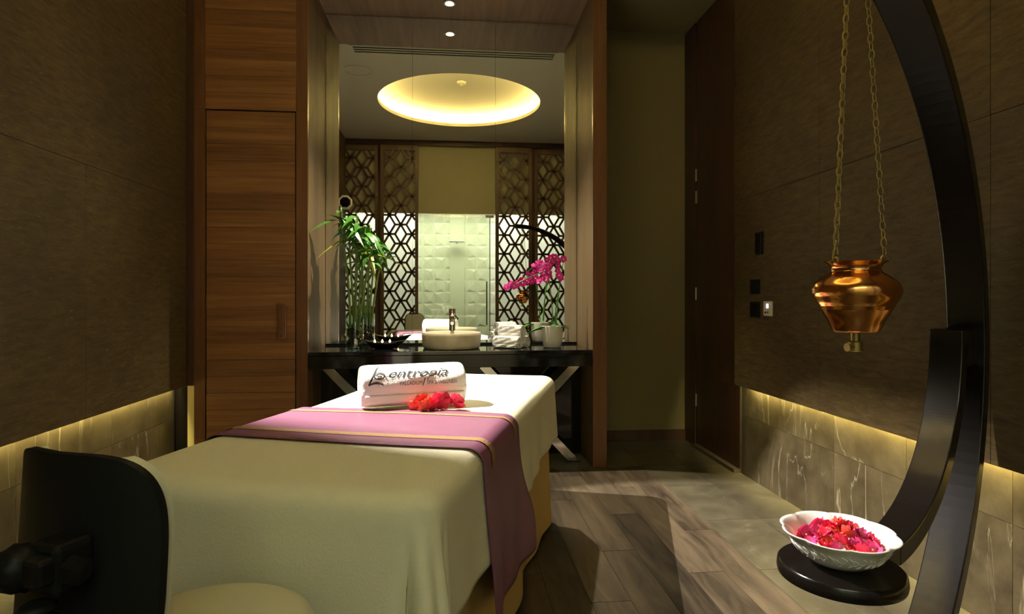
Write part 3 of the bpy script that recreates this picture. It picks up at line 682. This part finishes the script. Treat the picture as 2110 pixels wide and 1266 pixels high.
# ------------------------------------------------------------------ glass vase with bamboo
VX, VY = -0.725, 4.46
vz = thing('glass_vase', 'clear glass cylinder vase holding the bamboo on the counter', 'vase', (VX, VY, ZT))
MB().lathe([(0.064, 0.0), (0.064, 0.25), (0.0605, 0.25), (0.0605, 0.012), (0.001, 0.012)], 40).build('cylinder', 'glass', vz, smooth=True, auto=40)
pb = MB()
for i in range(190):
    a = random.random()*2*PI; rr = 0.049*math.sqrt(random.random()); s_ = random.uniform(0.008, 0.014)
    pb.sphere((rr*math.cos(a), rr*math.sin(a), 0.025+random.random()*0.125), s_, 7, 5, (1, random.uniform(0.7, 1), random.uniform(0.6, 1)))
po = pb.build('pebbles', 'pebble', None, smooth=True, loc=(VX, VY, ZT)); po['kind'] = 'stuff'; tag(po, 'dark brown pebbles and roots filling the glass vase', 'pebbles')
lm = [leaf_mesh('bamboo_leaf', 'leaf', 1, 0.19, 0.8), leaf_mesh('bamboo_leaf', 'leaf', 1, 0.21, 0.45), leaf_mesh('bamboo_leaf', 'leaf', 1, 0.17, 1.3)]
ly = leaf_mesh('bamboo_leaf', 'leaf_y', 1, 0.13, 1.6)
bam = [(-0.030, -0.012, -0.07, 1.00, 'tallest'), (-0.010, 0.02, -0.045, 0.93, ''), (0.012, -0.02, 0.005, 0.96, ''), (0.026, 0.006, 0.05, 0.88, ''), (0.000, 0.0, 0.02, 0.80, ''), (0.03, -0.03, 0.11, 0.72, '')]
bp_ = thing('bamboo_plant', 'leafy green lucky bamboo standing in the glass vase on the counter', 'plant', (VX, VY, ZT+0.03))
for k, (bx, by, lean, hgt, _) in enumerate(bam):
    pts = []; rad = []
    for i in range(25):
        t = i/24; pts.append((bx+lean*t**1.6+0.008*math.sin(7*t+k)*t, by+0.02*math.sin(4*t+k)*t, 0.06*(1-t)+hgt*t)); rad.append((0.0095-0.004*t)*(1.25 if i % 5 == 0 else 1.0))
    st = MB().tube(pts, rad, 8).build('stalk', 'stalk', bp_, smooth=True)
    nl = 11 if k != 4 else 9
    for i in range(nl):
        t = random.uniform(0.80, 1.0); p = pts[min(24, int(t*24))]
        yaw = random.uniform(0, 2*PI); me = random.choice(lm)
        ln = random.uniform(0.11, 0.20)
        if k == 4 and i < 4: me = ly; ln = 0.2
        if yaw > PI*0.15 and yaw < PI*0.85: ln *= 0.75
        if VX+p[0]+ln*math.cos(yaw) < -0.92: ln = max(0.04, (VX+p[0]+0.92)/-math.cos(yaw))
        inst('leaf', me, st, p, (random.uniform(-0.3, 0.3), random.uniform(-0.9, 0.15), yaw), (ln, ln, ln))

# ------------------------------------------------------------------ orchid
OX, OY = 0.735, 4.44
op = thing('orchid_pot', 'white ribbed ceramic pot holding the magenta orchid', 'pot', (OX, OY, ZT))
MB().lathe([(0.058, 0.0), (0.066, 0.006), (0.073, 0.05), (0.077, 0.12), (0.077, 0.160), (0.071, 0.162), (0.070, 0.13), (0.001, 0.128)], 96, fn=lambda a, r, z: 1.0+(0.022*math.cos(32*a) if 0.004 < z < 0.15 and r > 0.05 else 0)).build('body', 'pot_white', op, smooth=True, auto=60)
MB().lathe([(0.069, 0.135), (0.03, 0.142), (0.001, 0.145)], 24).build('soil', 'pebble', op, smooth=True)
oc = thing('orchid_plant', 'orchid with arching sprays of magenta blossoms in the white ribbed pot', 'plant', (OX, OY, ZT+0.13))
ol = leaf_mesh('orchid_leaf', 'leaf', 1, 0.17, 0.5, 0.3)
for (ya, ln, pt) in ((2.9, 0.22, -0.25), (3.4, 0.19, -0.4), (0.3, 0.15, -0.6), (-0.5, 0.16, -0.5), (4.6, 0.12, -0.7), (1.4, 0.12, -0.7)): inst('leaf', ol, oc, (0, 0, 0.0), (0, pt, ya), (ln, ln, ln))
def petal_disc(name, m, npet, r, wide=0.55, cup=0.25, ang0=0.0, wave=0.0):
    mb = MB()
    for k in range(npet):
        a = ang0+2*PI*k/npet; ca, sa = math.cos(a), math.sin(a); rows_ = []
        for i in range(6):
            t = i/5; w_ = r*wide*math.sin(PI*(0.12+0.78*t)**0.9); row = []
            for j in range(5):
                s_ = (j-2)/2; x = r*t; y = w_*s_; z = cup*r*(t*t)+0.16*r*abs(s_)*(1 if k % 2 else -0.4)*t+wave*r*math.sin(3*s_+5*t+k)
                row.append((x*ca-y*sa, x*sa+y*ca, z))
            rows_.append(row)
        mb.grid(rows_)
    return mb
def shared(mb, name, m, smooth=True):
    me = bpy.data.meshes.new(name); me.from_pydata(mb.v, [], mb.f); me.materials.append(MT[m])
    if smooth:
        for p in me.polygons: p.use_smooth = True
    return me
bl_me = shared(petal_disc('blossom', 'orchid', 5, 1.0, 0.52, 0.15), 'orchid_blossom', 'orchid')
lip_me = shared(MB().sphere((0, 0, 0.12), 0.22, 8, 6, (1, 0.7, 1)), 'orchid_lip', 'palepink')
PXM = 1.0/F_PX
def at_px(u, v, Y):
    xr = (u-CX)/F_PX; C_, S_ = math.cos(YAW), math.sin(YAW)
    t = Y/(C_-xr*S_); return Vector(((xr*C_+S_)*t, Y, CAM_H-(v-HV)/F_PX*t))
o0 = Vector((OX, OY, ZT+0.13))
sprays = [[(1140, 668), (1136, 620), (1131, 575), (1122, 560), (1105, 566), (1085, 574), (1062, 586)],
          [(1146, 668), (1150, 620), (1154, 575), (1150, 548), (1142, 536), (1128, 538), (1114, 552)],
          [(1143, 668), (1146, 630), (1155, 580), (1160, 545), (1162, 532)]]
def cr(pts, n=24):
    P = [pts[0]]+pts+[pts[-1]]; out = []
    for i in range(1, len(P)-2):
        for k in range(n//4):
            t = k/(n//4); a, b_, c, d = P[i-1], P[i], P[i+1], P[i+2]
            out.append(0.5*((2*b_)+(c-a)*t+(2*a-5*b_+4*c-d)*t*t+(3*b_-a-3*c+d)*t**3))
    out.append(pts[-1]); return out
for k, s_ in enumerate(sprays):
    pts = cr([at_px(u, v, OY-0.02+0.02*k-0.01*i)-o0 for i, (u, v) in enumerate(s_)])
    MB().tube(pts, [0.0042-0.002*i/len(pts) for i in range(len(pts))], 7).build('stem', 'leaf', oc, smooth=True)
blo = [(1060, 589), (1068, 585), (1077, 584), (1086, 579), (1095, 580), (1104, 574), (1112, 579), (1118, 573), (1113, 556), (1122, 558), (1131, 550), (1130, 562), (1128, 573), (1132, 568),
       (1127, 536), (1134, 532), (1142, 530), (1148, 536), (1138, 540), (1150, 548), (1149, 558), (1152, 568), (1156, 574), (1161, 534), (1099, 570), (1072, 579)]
for i, (u, v) in enumerate(blo):
    p = at_px(u, v, OY-0.03+random.uniform(-0.03, 0.02))-o0; s_ = random.uniform(0.024, 0.031)
    bo = inst('blossom', bl_me, oc, p, (PI/2+random.uniform(-0.5, 0.5), random.uniform(0, 6), random.uniform(-0.6, 0.6)), (s_, s_, s_))
    inst('lip', lip_me, bo)

# ------------------------------------------------------------------ massage bed
BED = (-0.155, 2.41); BR = math.radians(-17)
HX, HY, TOP, RCB, REB = 0.433, 1.04, 0.785, 0.085, 0.05
def drape(x, y, off=0.0, hx=HX, hy=HY, top=TOP, flare=0.03, amp=1.0):
    """flat cloth point (x, y) -> point of the cloth hanging over the bed"""
    bx, by = hx-RCB, hy-RCB
    cx_, cy_ = max(-bx, min(bx, x)), max(-by, min(by, y)); vx, vy = x-cx_, y-cy_; d = math.hypot(vx, vy); r0 = RCB-REB
    sag = 0.004*math.sin(5.1*x+1.0)*math.cos(4.3*y)*amp
    if d <= r0: return (x, y, top+off+sag)
    ux, uy = vx/d, vy/d; e = d-r0; Lq = REB*PI/2
    if vx and vy: e = min(e, 0.36) if vy > 0 else min(e, 0.30+0.42*abs(uy)**1.5+0.06)
    if e < Lq: a = e/REB; out, down = REB*math.sin(a), REB*(1-math.cos(a)); hang = 0.0
    else: hang = e-Lq; out, down = REB+flare*hang, REB+hang
    # folds: gentle along the sides, strong round the corners
    th_ = math.atan2(uy, ux); corner = (4*ux*ux*uy*uy)**0.5 if abs(vx) > 1e-6 and abs(vy) > 1e-6 else 0.0
    per = cx_*(1 if uy else 0)+cy_*(1 if ux else 0)
    g = min(1.0, hang/0.30)
    cf = 1.0 if vy < 0 else 0.2
    rip = amp*g*(0.010*math.sin(9.0*per+1.3*(vx+vy))+0.007*math.sin(21.0*per+0.6)+cf*corner*(0.070*math.cos(4*(th_+PI/4))+0.030*math.sin(11*th_)))
    out += rip+off; z = top+off*(0.3 if hang > 0 else 1)-down+sag*(1-g)
    return (cx_+ux*(r0+out), cy_+uy*(r0+out), max(0.012, z))
def local_bed(name, label, cat): return thing(name, label, cat, (BED[0], BED[1], 0), BR)
mbd = local_bed('massage_bed', 'massage bed hidden under cream sheets in the middle of the room', 'bed')
MB().bbox(-0.385, 0.385, -0.99, 0.99, 0.60, 0.765, 0.05).build('mattress', 'seat', mbd)
MB().bbox(-0.36, 0.36, -0.95, 0.95, 0.54, 0.598, 0.01).build('frame', 'wood_frame', mbd)
for sx in (-1, 1):
    for sy in (-1, 1): MB().bbox(sx*0.31-0.04, sx*0.31+0.04, sy*0.86-0.04, sy*0.86+0.04, 0.0, 0.54, 0.006).build('leg', 'wood_frame', mbd)
# tan skirt
def skirt():
    n = 240; rows_ = []
    hx, hy = 0.403, 1.0
    per = []
    for i in range(n+1):
        a = 2*PI*i/n; c, s = math.cos(a), math.sin(a); k = 1.0/max(abs(c)/hx, abs(s)/hy)
        x, y = c*k, s*k
        bx, by = hx-0.08, hy-0.08; qx, qy = max(-bx, min(bx, x)), max(-by, min(by, y)); d = math.hypot(x-qx, y-qy) or 1
        per.append((qx, qy, (x-qx)/d, (y-qy)/d))
    for j in range(13):
        t = j/12; z = 0.68*(1-t)+0.014*t; row = []
        for (qx, qy, ux, uy) in per:
            q_ = qx*abs(uy)+qy*abs(ux)
            rip = t**1.3*(0.016*math.sin(6.5*q_+2.2)+0.010*math.sin(15*q_))
            row.append((qx+ux*(0.08+rip), qy+uy*(0.08+rip), z))
        rows_.append(row)
    return MB().grid(rows_)
so = skirt().build('bed_skirt', 'skirt', None, smooth=True, loc=(BED[0], BED[1], 0), rot=(0, 0, BR)); tag(so, 'tan cloth skirt hanging to the floor below the cream sheet', 'bed skirt')
def sheet():
    xr_, xl_, yf_, yn_ = HX-RCB+REB*0+0.035+0.345, 0.40, 0.40, 0.74
    xs = []; n1 = 70; xa, xb = -(HX-RCB)-xl_, (HX-RCB)+0.035+0.348
    ya, yb = -(HY-RCB)-yn_, (HY-RCB)+yf_
    xs = [xa+(xb-xa)*i/110 for i in range(111)]; ysv = [ya+(yb-ya)*i/200 for i in range(201)]
    return MB().grid([[drape(x+(0.012*math.sin(6*y) if x > 0 else 0)*(1 if abs(x) > HX else 0), y) for x in xs] for y in ysv])
sh_o = sheet().build('bed_sheet', 'sheet', None, smooth=True, loc=(BED[0], BED[1], 0), rot=(0, 0, BR)); tag(sh_o, 'cream terry sheet draped over the massage bed', 'sheet')
md = sh_o.modifiers.new('solid', 'SOLIDIFY'); md.thickness = 0.004; md.offset = 1
def runner_pt(x, t, off):
    """x across the bed, t 0 (near edge) .. 1 (far edge)"""
    y = -0.645+0.495*t; e = max(0.0, x-(HX-RCB)-0.03); k = (e/0.55)**1.4
    y += k*(0.06+0.22*t)+0.008*math.sin(4*x+1)*(1-t)+0.006*math.sin(5*x)*t
    return drape(x, y, off)
def runner():
    xa, xb = -(HX-RCB)-0.45, (HX-RCB)+0.035+0.545
    rows_ = [[runner_pt(xa+(xb-xa)*i/130+0.05*(j/36.0)*(i/130.0)**8, j/36, 0.010) for i in range(131)] for j in range(37)]
    return MB().grid(rows_)
rn = thing('bed_runner', 'mauve silk runner with gold-brown bands laid across the cream sheet', 'runner', (BED[0], BED[1], 0), BR)
ro = runner().build('cloth', 'runner', rn, smooth=True); md = ro.modifiers.new('solid', 'SOLIDIFY'); md.thickness = 0.003; md.offset = 1
for (t0, t1) in ((0.16, 0.235), (0.83, 0.88)):
    xa, xb = -(HX-RCB)-0.45, (HX-RCB)+0.035+0.10
    bo = MB().grid([[runner_pt(xa+(xb-xa)*i/110, t0+(t1-t0)*j/4, 0.0145) for i in range(111)] for j in range(5)]).build('woven_band', 'band', rn, smooth=True)

# ------------------------------------------------------------------ red blossoms on the bed
def flower_kind(name, m, npet, layers, wide, cup, wave=0.05):
    mb = MB()
    for k in range(layers):
        f = 1-0.22*k; p = petal_disc('x', m, npet, f, wide, cup+0.35*k, 0.5*k, wave); mb.add([(x, y, z+0.06*k) for x, y, z in p.v], p.f)
    return shared(mb, name, m)
FL = {'red': flower_kind('red_blossom_petals', 'red', 5, 3, 0.62, 0.45), 'coral': flower_kind('coral_blossom_petals', 'coral', 5, 2, 0.5, 0.5), 'pink': flower_kind('pink_blossom_petals', 'pink', 3, 2, 0.75, 0.55, 0.1), 'redb': flower_kind('red_bract_petals', 'red', 3, 2, 0.75, 0.5, 0.1)}
CENT = shared(MB().sphere((0, 0, 0.25), 0.16, 8, 6), 'flower_centre', 'palepink'); CENTY = shared(MB().sphere((0, 0, 0.35), 0.12, 8, 6), 'flower_stamens', 'leaf_y')
def flower(kind, label, group, loc, rot, s_, centre=CENT):
    t = thing(kind[0], label, 'flower', loc, 0, group); t.rotation_euler = rot
    inst('petals', FL[kind[1]], t, None, None, (s_, s_, s_)); inst('centre', centre, t, None, None, (s_, s_, s_))
    return t
zb = 0.80
bf = [((-0.045, 2.245), 0.042, 'red', (-1.05, 0.1, 0.2), 'large open red blossom lying against the rolled bath towel'),
      ((0.005, 2.252), 0.036, 'red', (-0.8, 0.6, 0.0), 'red blossom at the end of the bunch beside the bath towel'),
      ((-0.092, 2.255), 0.028, 'coral', (-0.9, -0.3, 0.3), 'coral red blossom in the middle of the bunch on the bed'),
      ((-0.118, 2.285), 0.026, 'coral', (-0.5, -0.5, 0), 'small coral blossom standing up against the towel'),
      ((-0.145, 2.235), 0.026, 'coral', (-1.1, -0.3, 0.2), 'small coral red blossom on the mauve runner, end of the bunch'),
      ((-0.105, 2.205), 0.027, 'coral', (-1.0, 0.0, 0.5), 'small coral blossom fallen in front of the bunch on the runner'),
      ((-0.068, 2.225), 0.026, 'red', (-0.9, -0.1, 0.9), 'deep red blossom tucked under the large open one')]
bfo = []
for k, ((x, y), s_, kd, rot, lab) in enumerate(bf):
    bfo.append(flower(('red_blossom', kd), lab, 'blossoms by the towel', (x, y, zb+s_*(0.55 if k != 3 else 1.2)), rot, s_))

for k, (p, q_) in enumerate((((-0.14, 2.24, 0.81), (-0.06, 2.25, 0.812)), ((-0.118, 2.28, 0.83), (-0.08, 2.24, 0.806)))):
    so_ = MB().tube([p, ((p[0]+q_[0])/2, (p[1]+q_[1])/2, p[2]+0.004), q_], 0.0018, 6).build('stem', 'stalk', None, smooth=True)
    bpy.context.view_layer.update(); so_.parent = bfo[(4, 3)[k]]; so_.matrix_parent_inverse = bfo[(4, 3)[k]].matrix_world.inverted()

# ------------------------------------------------------------------ stool
SX, SY = -0.454, 1.124; FA = math.radians(25); SH = 0.625; KX = -0.03; KB = 0.018
stl = thing('therapist_stool', 'round therapist stool with a curved black-shelled backrest at the foot of the bed', 'stool', (SX, SY, 0), -FA)
MB().lathe([(0.001, SH), (0.10, SH+0.001), (0.168, SH-0.002), (0.189, SH-0.010), (0.198, SH-0.028), (0.197, SH-0.055), (0.189, SH-0.068), (0.17, SH-0.072), (0.001, SH-0.072)][::-1], 64).build('seat', 'seat', stl, smooth=True, auto=50)
MB().lathe([(0.16, SH-0.09), (0.175, SH-0.073), (0.10, SH-0.073)], 48).build('seat_pan', 'black_plastic', stl)
MB().lathe([(0.05, 0.10), (0.05, 0.11), (0.026, 0.115), (0.026, 0.36), (0.016, 0.362), (0.016, SH-0.09)], 24).build('gas_column', 'chrome', stl, smooth=True, auto=40)
for k in range(5):
    a = 2*PI*k/5+0.3; lg = MB().tube([(0.03*math.cos(a), 0.03*math.sin(a), 0.105), (0.20*math.cos(a), 0.20*math.sin(a), 0.07)], [0.018, 0.013], 10).build('leg', 'chrome', stl, smooth=True)
    cs = MB().lathe([(0.020, -0.010), (0.025, -0.006), (0.025, 0.006), (0.020, 0.010)], 16); cs.build('caster', 'black_rubber', lg, loc=(0.205*math.cos(a), 0.205*math.sin(a), 0.026), rot=(PI/2, 0, a))
    MB().tube([(0.2*math.cos(a), 0.2*math.sin(a), 0.075), (0.205*math.cos(a), 0.205*math.sin(a), 0.04)], 0.008, 8).build('caster_fork', 'black_plastic', lg)
BZ0, BZ1, BW = 0.655, 0.985, 0.305
def back_surf(u, v, off):
    """u -1..1 across, v 0..1 up, rounded outline, concave towards the seat (+y)"""
    # superellipse outline
    a = u; b_ = 2*v-1
    lim = (1-abs(b_)**3.6)**(1/3.6) if abs(b_) < 1 else 0.0
    x = BW/2*a*(0.12+0.88*lim) if lim > 0 else 0
    yy = -0.215+0.75*x*x/BW*1.0+0.02*(v-0.5)
    return (x+KX, yy+off, BZ0+(BZ1-BZ0)*v+0.012*a*a*(v-0.3))
def back_shell(off0, off1, shrink=1.0, nu=48, nv=48):
    mb = MB(); 
    vsn = [0.5-0.5*math.cos(PI*j/nv) for j in range(nv+1)]
    A = [[back_surf((2*i/nu-1)*shrink, 0.5+(v-0.5)*shrink, off0) for i in range(nu+1)] for v in vsn]
    B = [[back_surf((2*i/nu-1)*shrink, 0.5+(v-0.5)*shrink, off1) for i in range(nu+1)] for v in vsn]
    mb.grid(A); mb.grid([r_[::-1] for r_ in B])
    # edge band
    def loop(G_): return G_[0]+[r_[-1] for r_ in G_[1:]]+G_[-1][::-1][1:]+[r_[0] for r_ in G_[::-1][1:]]
    la, lb = loop(A), loop(B); mb.grid([la, lb])
    return mb
bk = back_shell(-0.028, -0.016, 1.0).build('backrest', 'black_plastic', stl, smooth=True, auto=35)
cu = back_shell(-0.0155, 0.004, 0.955).build('cushion', 'seat', bk, smooth=True, auto=50); cu['label'] = 'pale olive padded front'
brk = MB().bbox(KB-0.03, KB+0.03, -0.28, -0.225, 0.815, 0.885, 0.008).bbox(KB-0.008, KB+0.026, -0.300, -0.265, 0.834, 0.872, 0.006)
brk.build('bracket', 'black_plastic', stl)
kn = MB().lathe([(0.012, 0.0), (0.024, 0.006), (0.030, 0.014), (0.031, 0.038), (0.027, 0.045), (0.001, 0.047)], 40, fn=lambda a, r, z: 1+(0.05*math.cos(10*a) if r > 0.026 else 0))
kn.build('adjusting_knob', 'black_plastic', stl, smooth=True, auto=40, loc=(KB-0.004, -0.286, 0.852), rot=(0, -PI/2, 0))
MB().lathe([(0.014, 0), (0.020, 0.004), (0.020, 0.020), (0.001, 0.022)], 6).build('lock_bolt', 'black_plastic', stl, loc=(KB+0.03, -0.262, 0.85), rot=(0, PI/2, 0))
gt = MB(); prof = []
for i in range(12): prof += [(0.016, i*0.0165), (0.0245, i*0.0165+0.006), (0.016, i*0.0165+0.0125)]
gt.lathe(prof, 24, (KB, -0.285, 0.615)); gt.build('rubber_gaiter', 'black_rubber', stl, smooth=True)
MB().tube([(KB, -0.285, 0.62), (KB, -0.27, 0.575), (0, -0.2, 0.556), (0, -0.05, 0.556)], 0.012, 10).build('back_arm', 'black_plastic', stl, smooth=True)

# ------------------------------------------------------------------ ring-shaped oil-treatment stand
PH = math.radians(32.9); RCX, RCY, RZ0, RR = 0.817, 1.289, 1.058, 1.115
PP = (0.944, 1.325)
std = thing('pot_stand', 'tall black arched stand holding the copper pot and the flower bowl', 'stand', (RCX, RCY, 0), PH)
# local x runs in the ring plane, local y across it
def arc_bar(cx_, cz_, r0, r1, a0, a1, hw, n=80, y0=0.0, taper=None):
    mb = MB(); vs = []; fs = []
    for i in range(n+1):
        a = math.radians(a0+(a1-a0)*i/n); c, s = math.cos(a), math.sin(a)
        for (r_, yy) in ((r0, -hw), (r1, -hw), (r1, hw), (r0, hw)): vs.append((cx_+r_*c, y0+yy, cz_+r_*s))
    for i in range(n):
        k = 4*i
        for j in range(4): fs.append((k+j, k+4+j, k+4+(j+1) % 4, k+(j+1) % 4))
    fs += [(0, 1, 2, 3), (4*n+3, 4*n+2, 4*n+1, 4*n)]
    return mb.add(vs, fs)
arc_bar(0, RZ0, RR-0.0, RR+0.055, -69.5, 86.5, 0.055).build('ring', 'black_wood', std, bevel=0.004)
arc_bar(0.42, 1.085, 0.530, 0.585, -90, 3, 0.047, y0=0.012).build('bowl_arm', 'black_wood', std, bevel=0.004)
MB().bbox(0.09, 0.421, -0.035, 0.059, 0.504, 0.555, 0.004).build('arm_end', 'black_wood', std)
MB().bbox(0.96, 1.125, -0.035, 0.055, 0.99, 1.114, 0.004).build('arm_joint', 'black_wood', std)
rel_ = Matrix.Rotation(-PH, 3, 'Z') @ Vector((PP[0]-RCX, PP[1]-RCY, 0)); rsh = Matrix.Rotation(-PH, 3, 'Z') @ Vector((PP[0]-0.036-RCX, PP[1]+0.004-RCY, 0))
MB().lathe([(0.128, 0.0), (0.136, 0.004), (0.138, 0.014), (0.136, 0.030), (0.132, 0.034), (0.001, 0.034)], 64).build('shelf', 'black_wood', std, smooth=True, auto=40, loc=(rsh.x, rsh.y, 0.556))
MB().bbox(-0.30, 0.62, -0.12, 0.12, 0.0, 0.035, 0.006).build('base_plate', 'black_wood', std)
MB().bbox(0.33, 0.45, -0.05, 0.05, 0.03, 0.06, 0.004).build('foot_block', 'black_wood', std)
MB().lathe([(0.004, -0.01), (0.004, 0.03)], 10).build('hook', 'brass', std, loc=(rel_.x, rel_.y, 2.155))

# ------------------------------------------------------------------ copper pot on chains
pt = thing('copper_pot', 'round polished copper oil pot hanging on chains from the arched stand', 'pot', (PP[0], PP[1], 1.138))
prof = [(0.001, 0.0), (0.046, 0.0), (0.050, 0.004), (0.060, 0.025), (0.0745, 0.052), (0.078, 0.055), (0.0775, 0.058), (0.0805, 0.060), (0.080, 0.063), (0.089, 0.078), (0.0945, 0.092), (0.0945, 0.102), (0.088, 0.116), (0.072, 0.130), (0.058, 0.139), (0.053, 0.144), (0.052, 0.150), (0.057, 0.159), (0.066, 0.165), (0.067, 0.167), (0.064, 0.1672), (0.054, 0.160), (0.048, 0.150), (0.05, 0.14), (0.001, 0.12)]
MB().lathe(prof, 64).build('body', 'copper', pt, smooth=True, auto=70)
MB().lathe([(0.010, -0.022), (0.010, 0.0), (0.014, 0.001)], 20).build('nozzle', 'brass', pt, smooth=True, auto=40)
MB().lathe([(0.014, -0.046), (0.016, -0.044), (0.016, -0.024), (0.012, -0.021)], 24).build('valve', 'brass', pt, smooth=True, auto=40)
MB().tube([(-0.012, -0.010, -0.035), (-0.030, -0.012, -0.035)], [0.005, 0.010], 12).build('valve_key', 'brass', pt)
lug = []
for a in (math.radians(-162), math.radians(-8), math.radians(95)):
    lx, ly_ = 0.067*math.cos(a), 0.067*math.sin(a); lug.append((lx, ly_))
    ring = [(lx+0.009*math.cos(b_)*math.cos(a), ly_+0.009*math.cos(b_)*math.sin(a), 0.172+0.009*math.sin(b_)) for b_ in [2*PI*i/14 for i in range(15)]]
    MB().tube(ring, 0.0022, 6, False).build('lug_ring', 'brass', pt, smooth=True)
lk = MB().tube([(0.0062*math.cos(a)*1.0, 0, 0.0125*math.sin(a)) for a in [2*PI*i/16 for i in range(17)]], 0.0013, 6, False)
lkm = shared(lk, 'chain_link', 'brass')
top = Vector((PP[0], PP[1], 2.145))
clab = ['thin brass chain on the window-door side of the copper pot', 'thin brass chain on the ring side of the copper pot', 'thin brass chain at the back of the copper pot']
clab = ['thin brass chain hung nearer the rolled towel side of the copper pot', 'thin brass chain hung on the black arch side of the copper pot', 'thin brass chain behind the copper pot']
for k, (lx, ly_) in enumerate(lug):
    p0 = Vector((PP[0]+lx, PP[1]+ly_, 1.138+0.181)); d = (top+Vector((lx*0.22, ly_*0.22, 0)))-p0; nl = int(d.length/0.0205)
    ch = thing('pot_chain', clab[k], 'chain', p0, 0, 'chains of the copper pot')
    qd = d.to_track_quat('Z', 'X')
    for i in range(nl+1):
        o = inst('link', lkm, ch, d*((i+0.5)/(nl+1))); o.rotation_mode = 'QUATERNION'
        o.rotation_quaternion = qd @ Matrix.Rotation((PI/2 if i % 2 else 0)+0.5*k, 4, 'Z').to_quaternion()

# ------------------------------------------------------------------ flower bowl
BX_, BY_ = PP[0]-0.040, PP[1]+0.004; BZ_ = 0.591; BS = 0.89
bw = thing('flower_bowl', 'white scalloped china bowl full of pink and red flowers on the black shelf', 'bowl', (BX_, BY_, BZ_)); bw.scale = (BS, BS, BS)
scal = lambda a, r, z: 1.0+(0.030*max(0.0, (z-0.03)/0.055)*(abs(math.cos(4*a))**0.7*2-1) if z > 0.03 else 0.0)
prof = [(0.045, 0.0), (0.05, 0.004), (0.075, 0.012), (0.098, 0.028), (0.112, 0.045), (0.121, 0.062), (0.128, 0.074), (0.138, 0.083), (0.140, 0.087), (0.137, 0.089), (0.130, 0.084), (0.120, 0.073), (0.110, 0.056), (0.095, 0.036), (0.07, 0.018), (0.001, 0.010)]
mbw = MB().lathe(prof, 128, fn=scal)
bo = mbw.build('body', 'china', bw, smooth=True, auto=70)
# moulded relief band: raised scrolls and leaves
rb = MB()
for k in range(16):
    a0 = 2*PI*k/16
    for (da, z0, z1, w_) in ((0.0, 0.030, 0.060, 0.004), (0.09, 0.036, 0.056, 0.003), (0.18, 0.030, 0.048, 0.003), (0.25, 0.04, 0.062, 0.003)):
        pts = []
        for i in range(6):
            t = i/5; z = z0+(z1-z0)*t; r_ = 0.0995+(z-0.028)*0.62+0.001; a = a0+da+0.10*math.sin(t*PI)
            kk = scal(a, r_, z); pts.append((r_*kk*math.cos(a), r_*kk*math.sin(a), z))
        rb.tube(pts, [0.001, w_*0.7, w_*0.75, w_*0.7, w_*0.5, 0.001], 6)
rb.build('relief_band', 'china', bw, smooth=True)
random.seed(21)
bl_ = {'pink': 'hot pink bract flower heaped in the white china bowl', 'redb': 'crimson bract flower heaped in the white china bowl', 'coral': 'orange-red blossom heaped in the white china bowl'}
fi = 0
for ring_, (rad, cnt, zz) in enumerate(((0.082, 14, 0.060), (0.052, 10, 0.074), (0.025, 6, 0.086), (0.0, 1, 0.09))):
    for k in range(cnt):
        a = 2*PI*k/cnt+0.4*ring_+random.uniform(-0.15, 0.15); kd = random.choice(['pink', 'pink', 'redb', 'redb', 'coral'])
        s_ = random.uniform(0.017, 0.025)
        flower(('bowl_flower', kd), bl_[kd], 'flowers in the bowl, '+kd, (BX_+BS*rad*math.cos(a), BY_+BS*rad*math.sin(a), BZ_+BS*zz-0.006+random.uniform(-0.004, 0.012)), (random.uniform(-0.8, 0.8), random.uniform(-0.8, 0.8), random.uniform(0, 6)), s_, CENTY)

# ------------------------------------------------------------------ wall controls on the right stone panel
def plate(name, label, cat, y0, y1, z0, z1, m, th_=0.008):
    t = thing(name, label, cat, (PR, (y0+y1)/2, (z0+z1)/2))
    hy, hz = abs(y1-y0)/2, abs(z1-z0)/2
    MB().bbox(-th_, 0.0, -hy, hy, -hz, hz, 0.003).build('plate', m, t)
    return t, hy, hz
t, hy, hz = plate('motion_sensor', 'tall narrow black wall panel above the two square switches', 'switch', 3.516, 3.60, 1.487, 1.626, 'black_plastic', 0.012)
MB().bbox(-0.0135, -0.012, -hy*0.7, hy*0.7, -hz*0.8, hz*0.8, 0.0005).build('screen', 'black_gloss', t)
for z0, z1, lab in ((1.241, 1.333, 'square black wall switch below the tall narrow panel'), (1.093, 1.192, 'square black wall switch beside the white control')):
    t, hy, hz = plate('wall_switch', lab, 'switch', 3.552, 3.672, z0, z1, 'black_plastic')
    for k in (-1, 1): MB().bbox(-0.0105, -0.008, k*hy*0.45-hy*0.36, k*hy*0.45+hy*0.36, -hz*0.75, hz*0.75, 0.001).build('rocker', 'black_plastic', t)
t, hy, hz = plate('wall_thermostat', 'small white wall control with a lit blue display', 'thermostat', 3.402, 3.492, 1.107, 1.196, 'white_plastic', 0.014)
MB().box(-0.0150, -0.014, -0.017, 0.010, 0.002, 0.030).build('display', 'display', t)
MB().lathe([(0.006, 0), (0.006, 0.003), (0.001, 0.004)], 16).build('button', 'black_plastic', t, loc=(-0.014, 0.018, -0.024), rot=(0, -PI/2, 0))
MB().lathe([(0.005, 0), (0.005, 0.003), (0.001, 0.004)], 16).build('button', 'black_plastic', t, loc=(-0.014, -0.010, -0.022), rot=(0, -PI/2, 0))
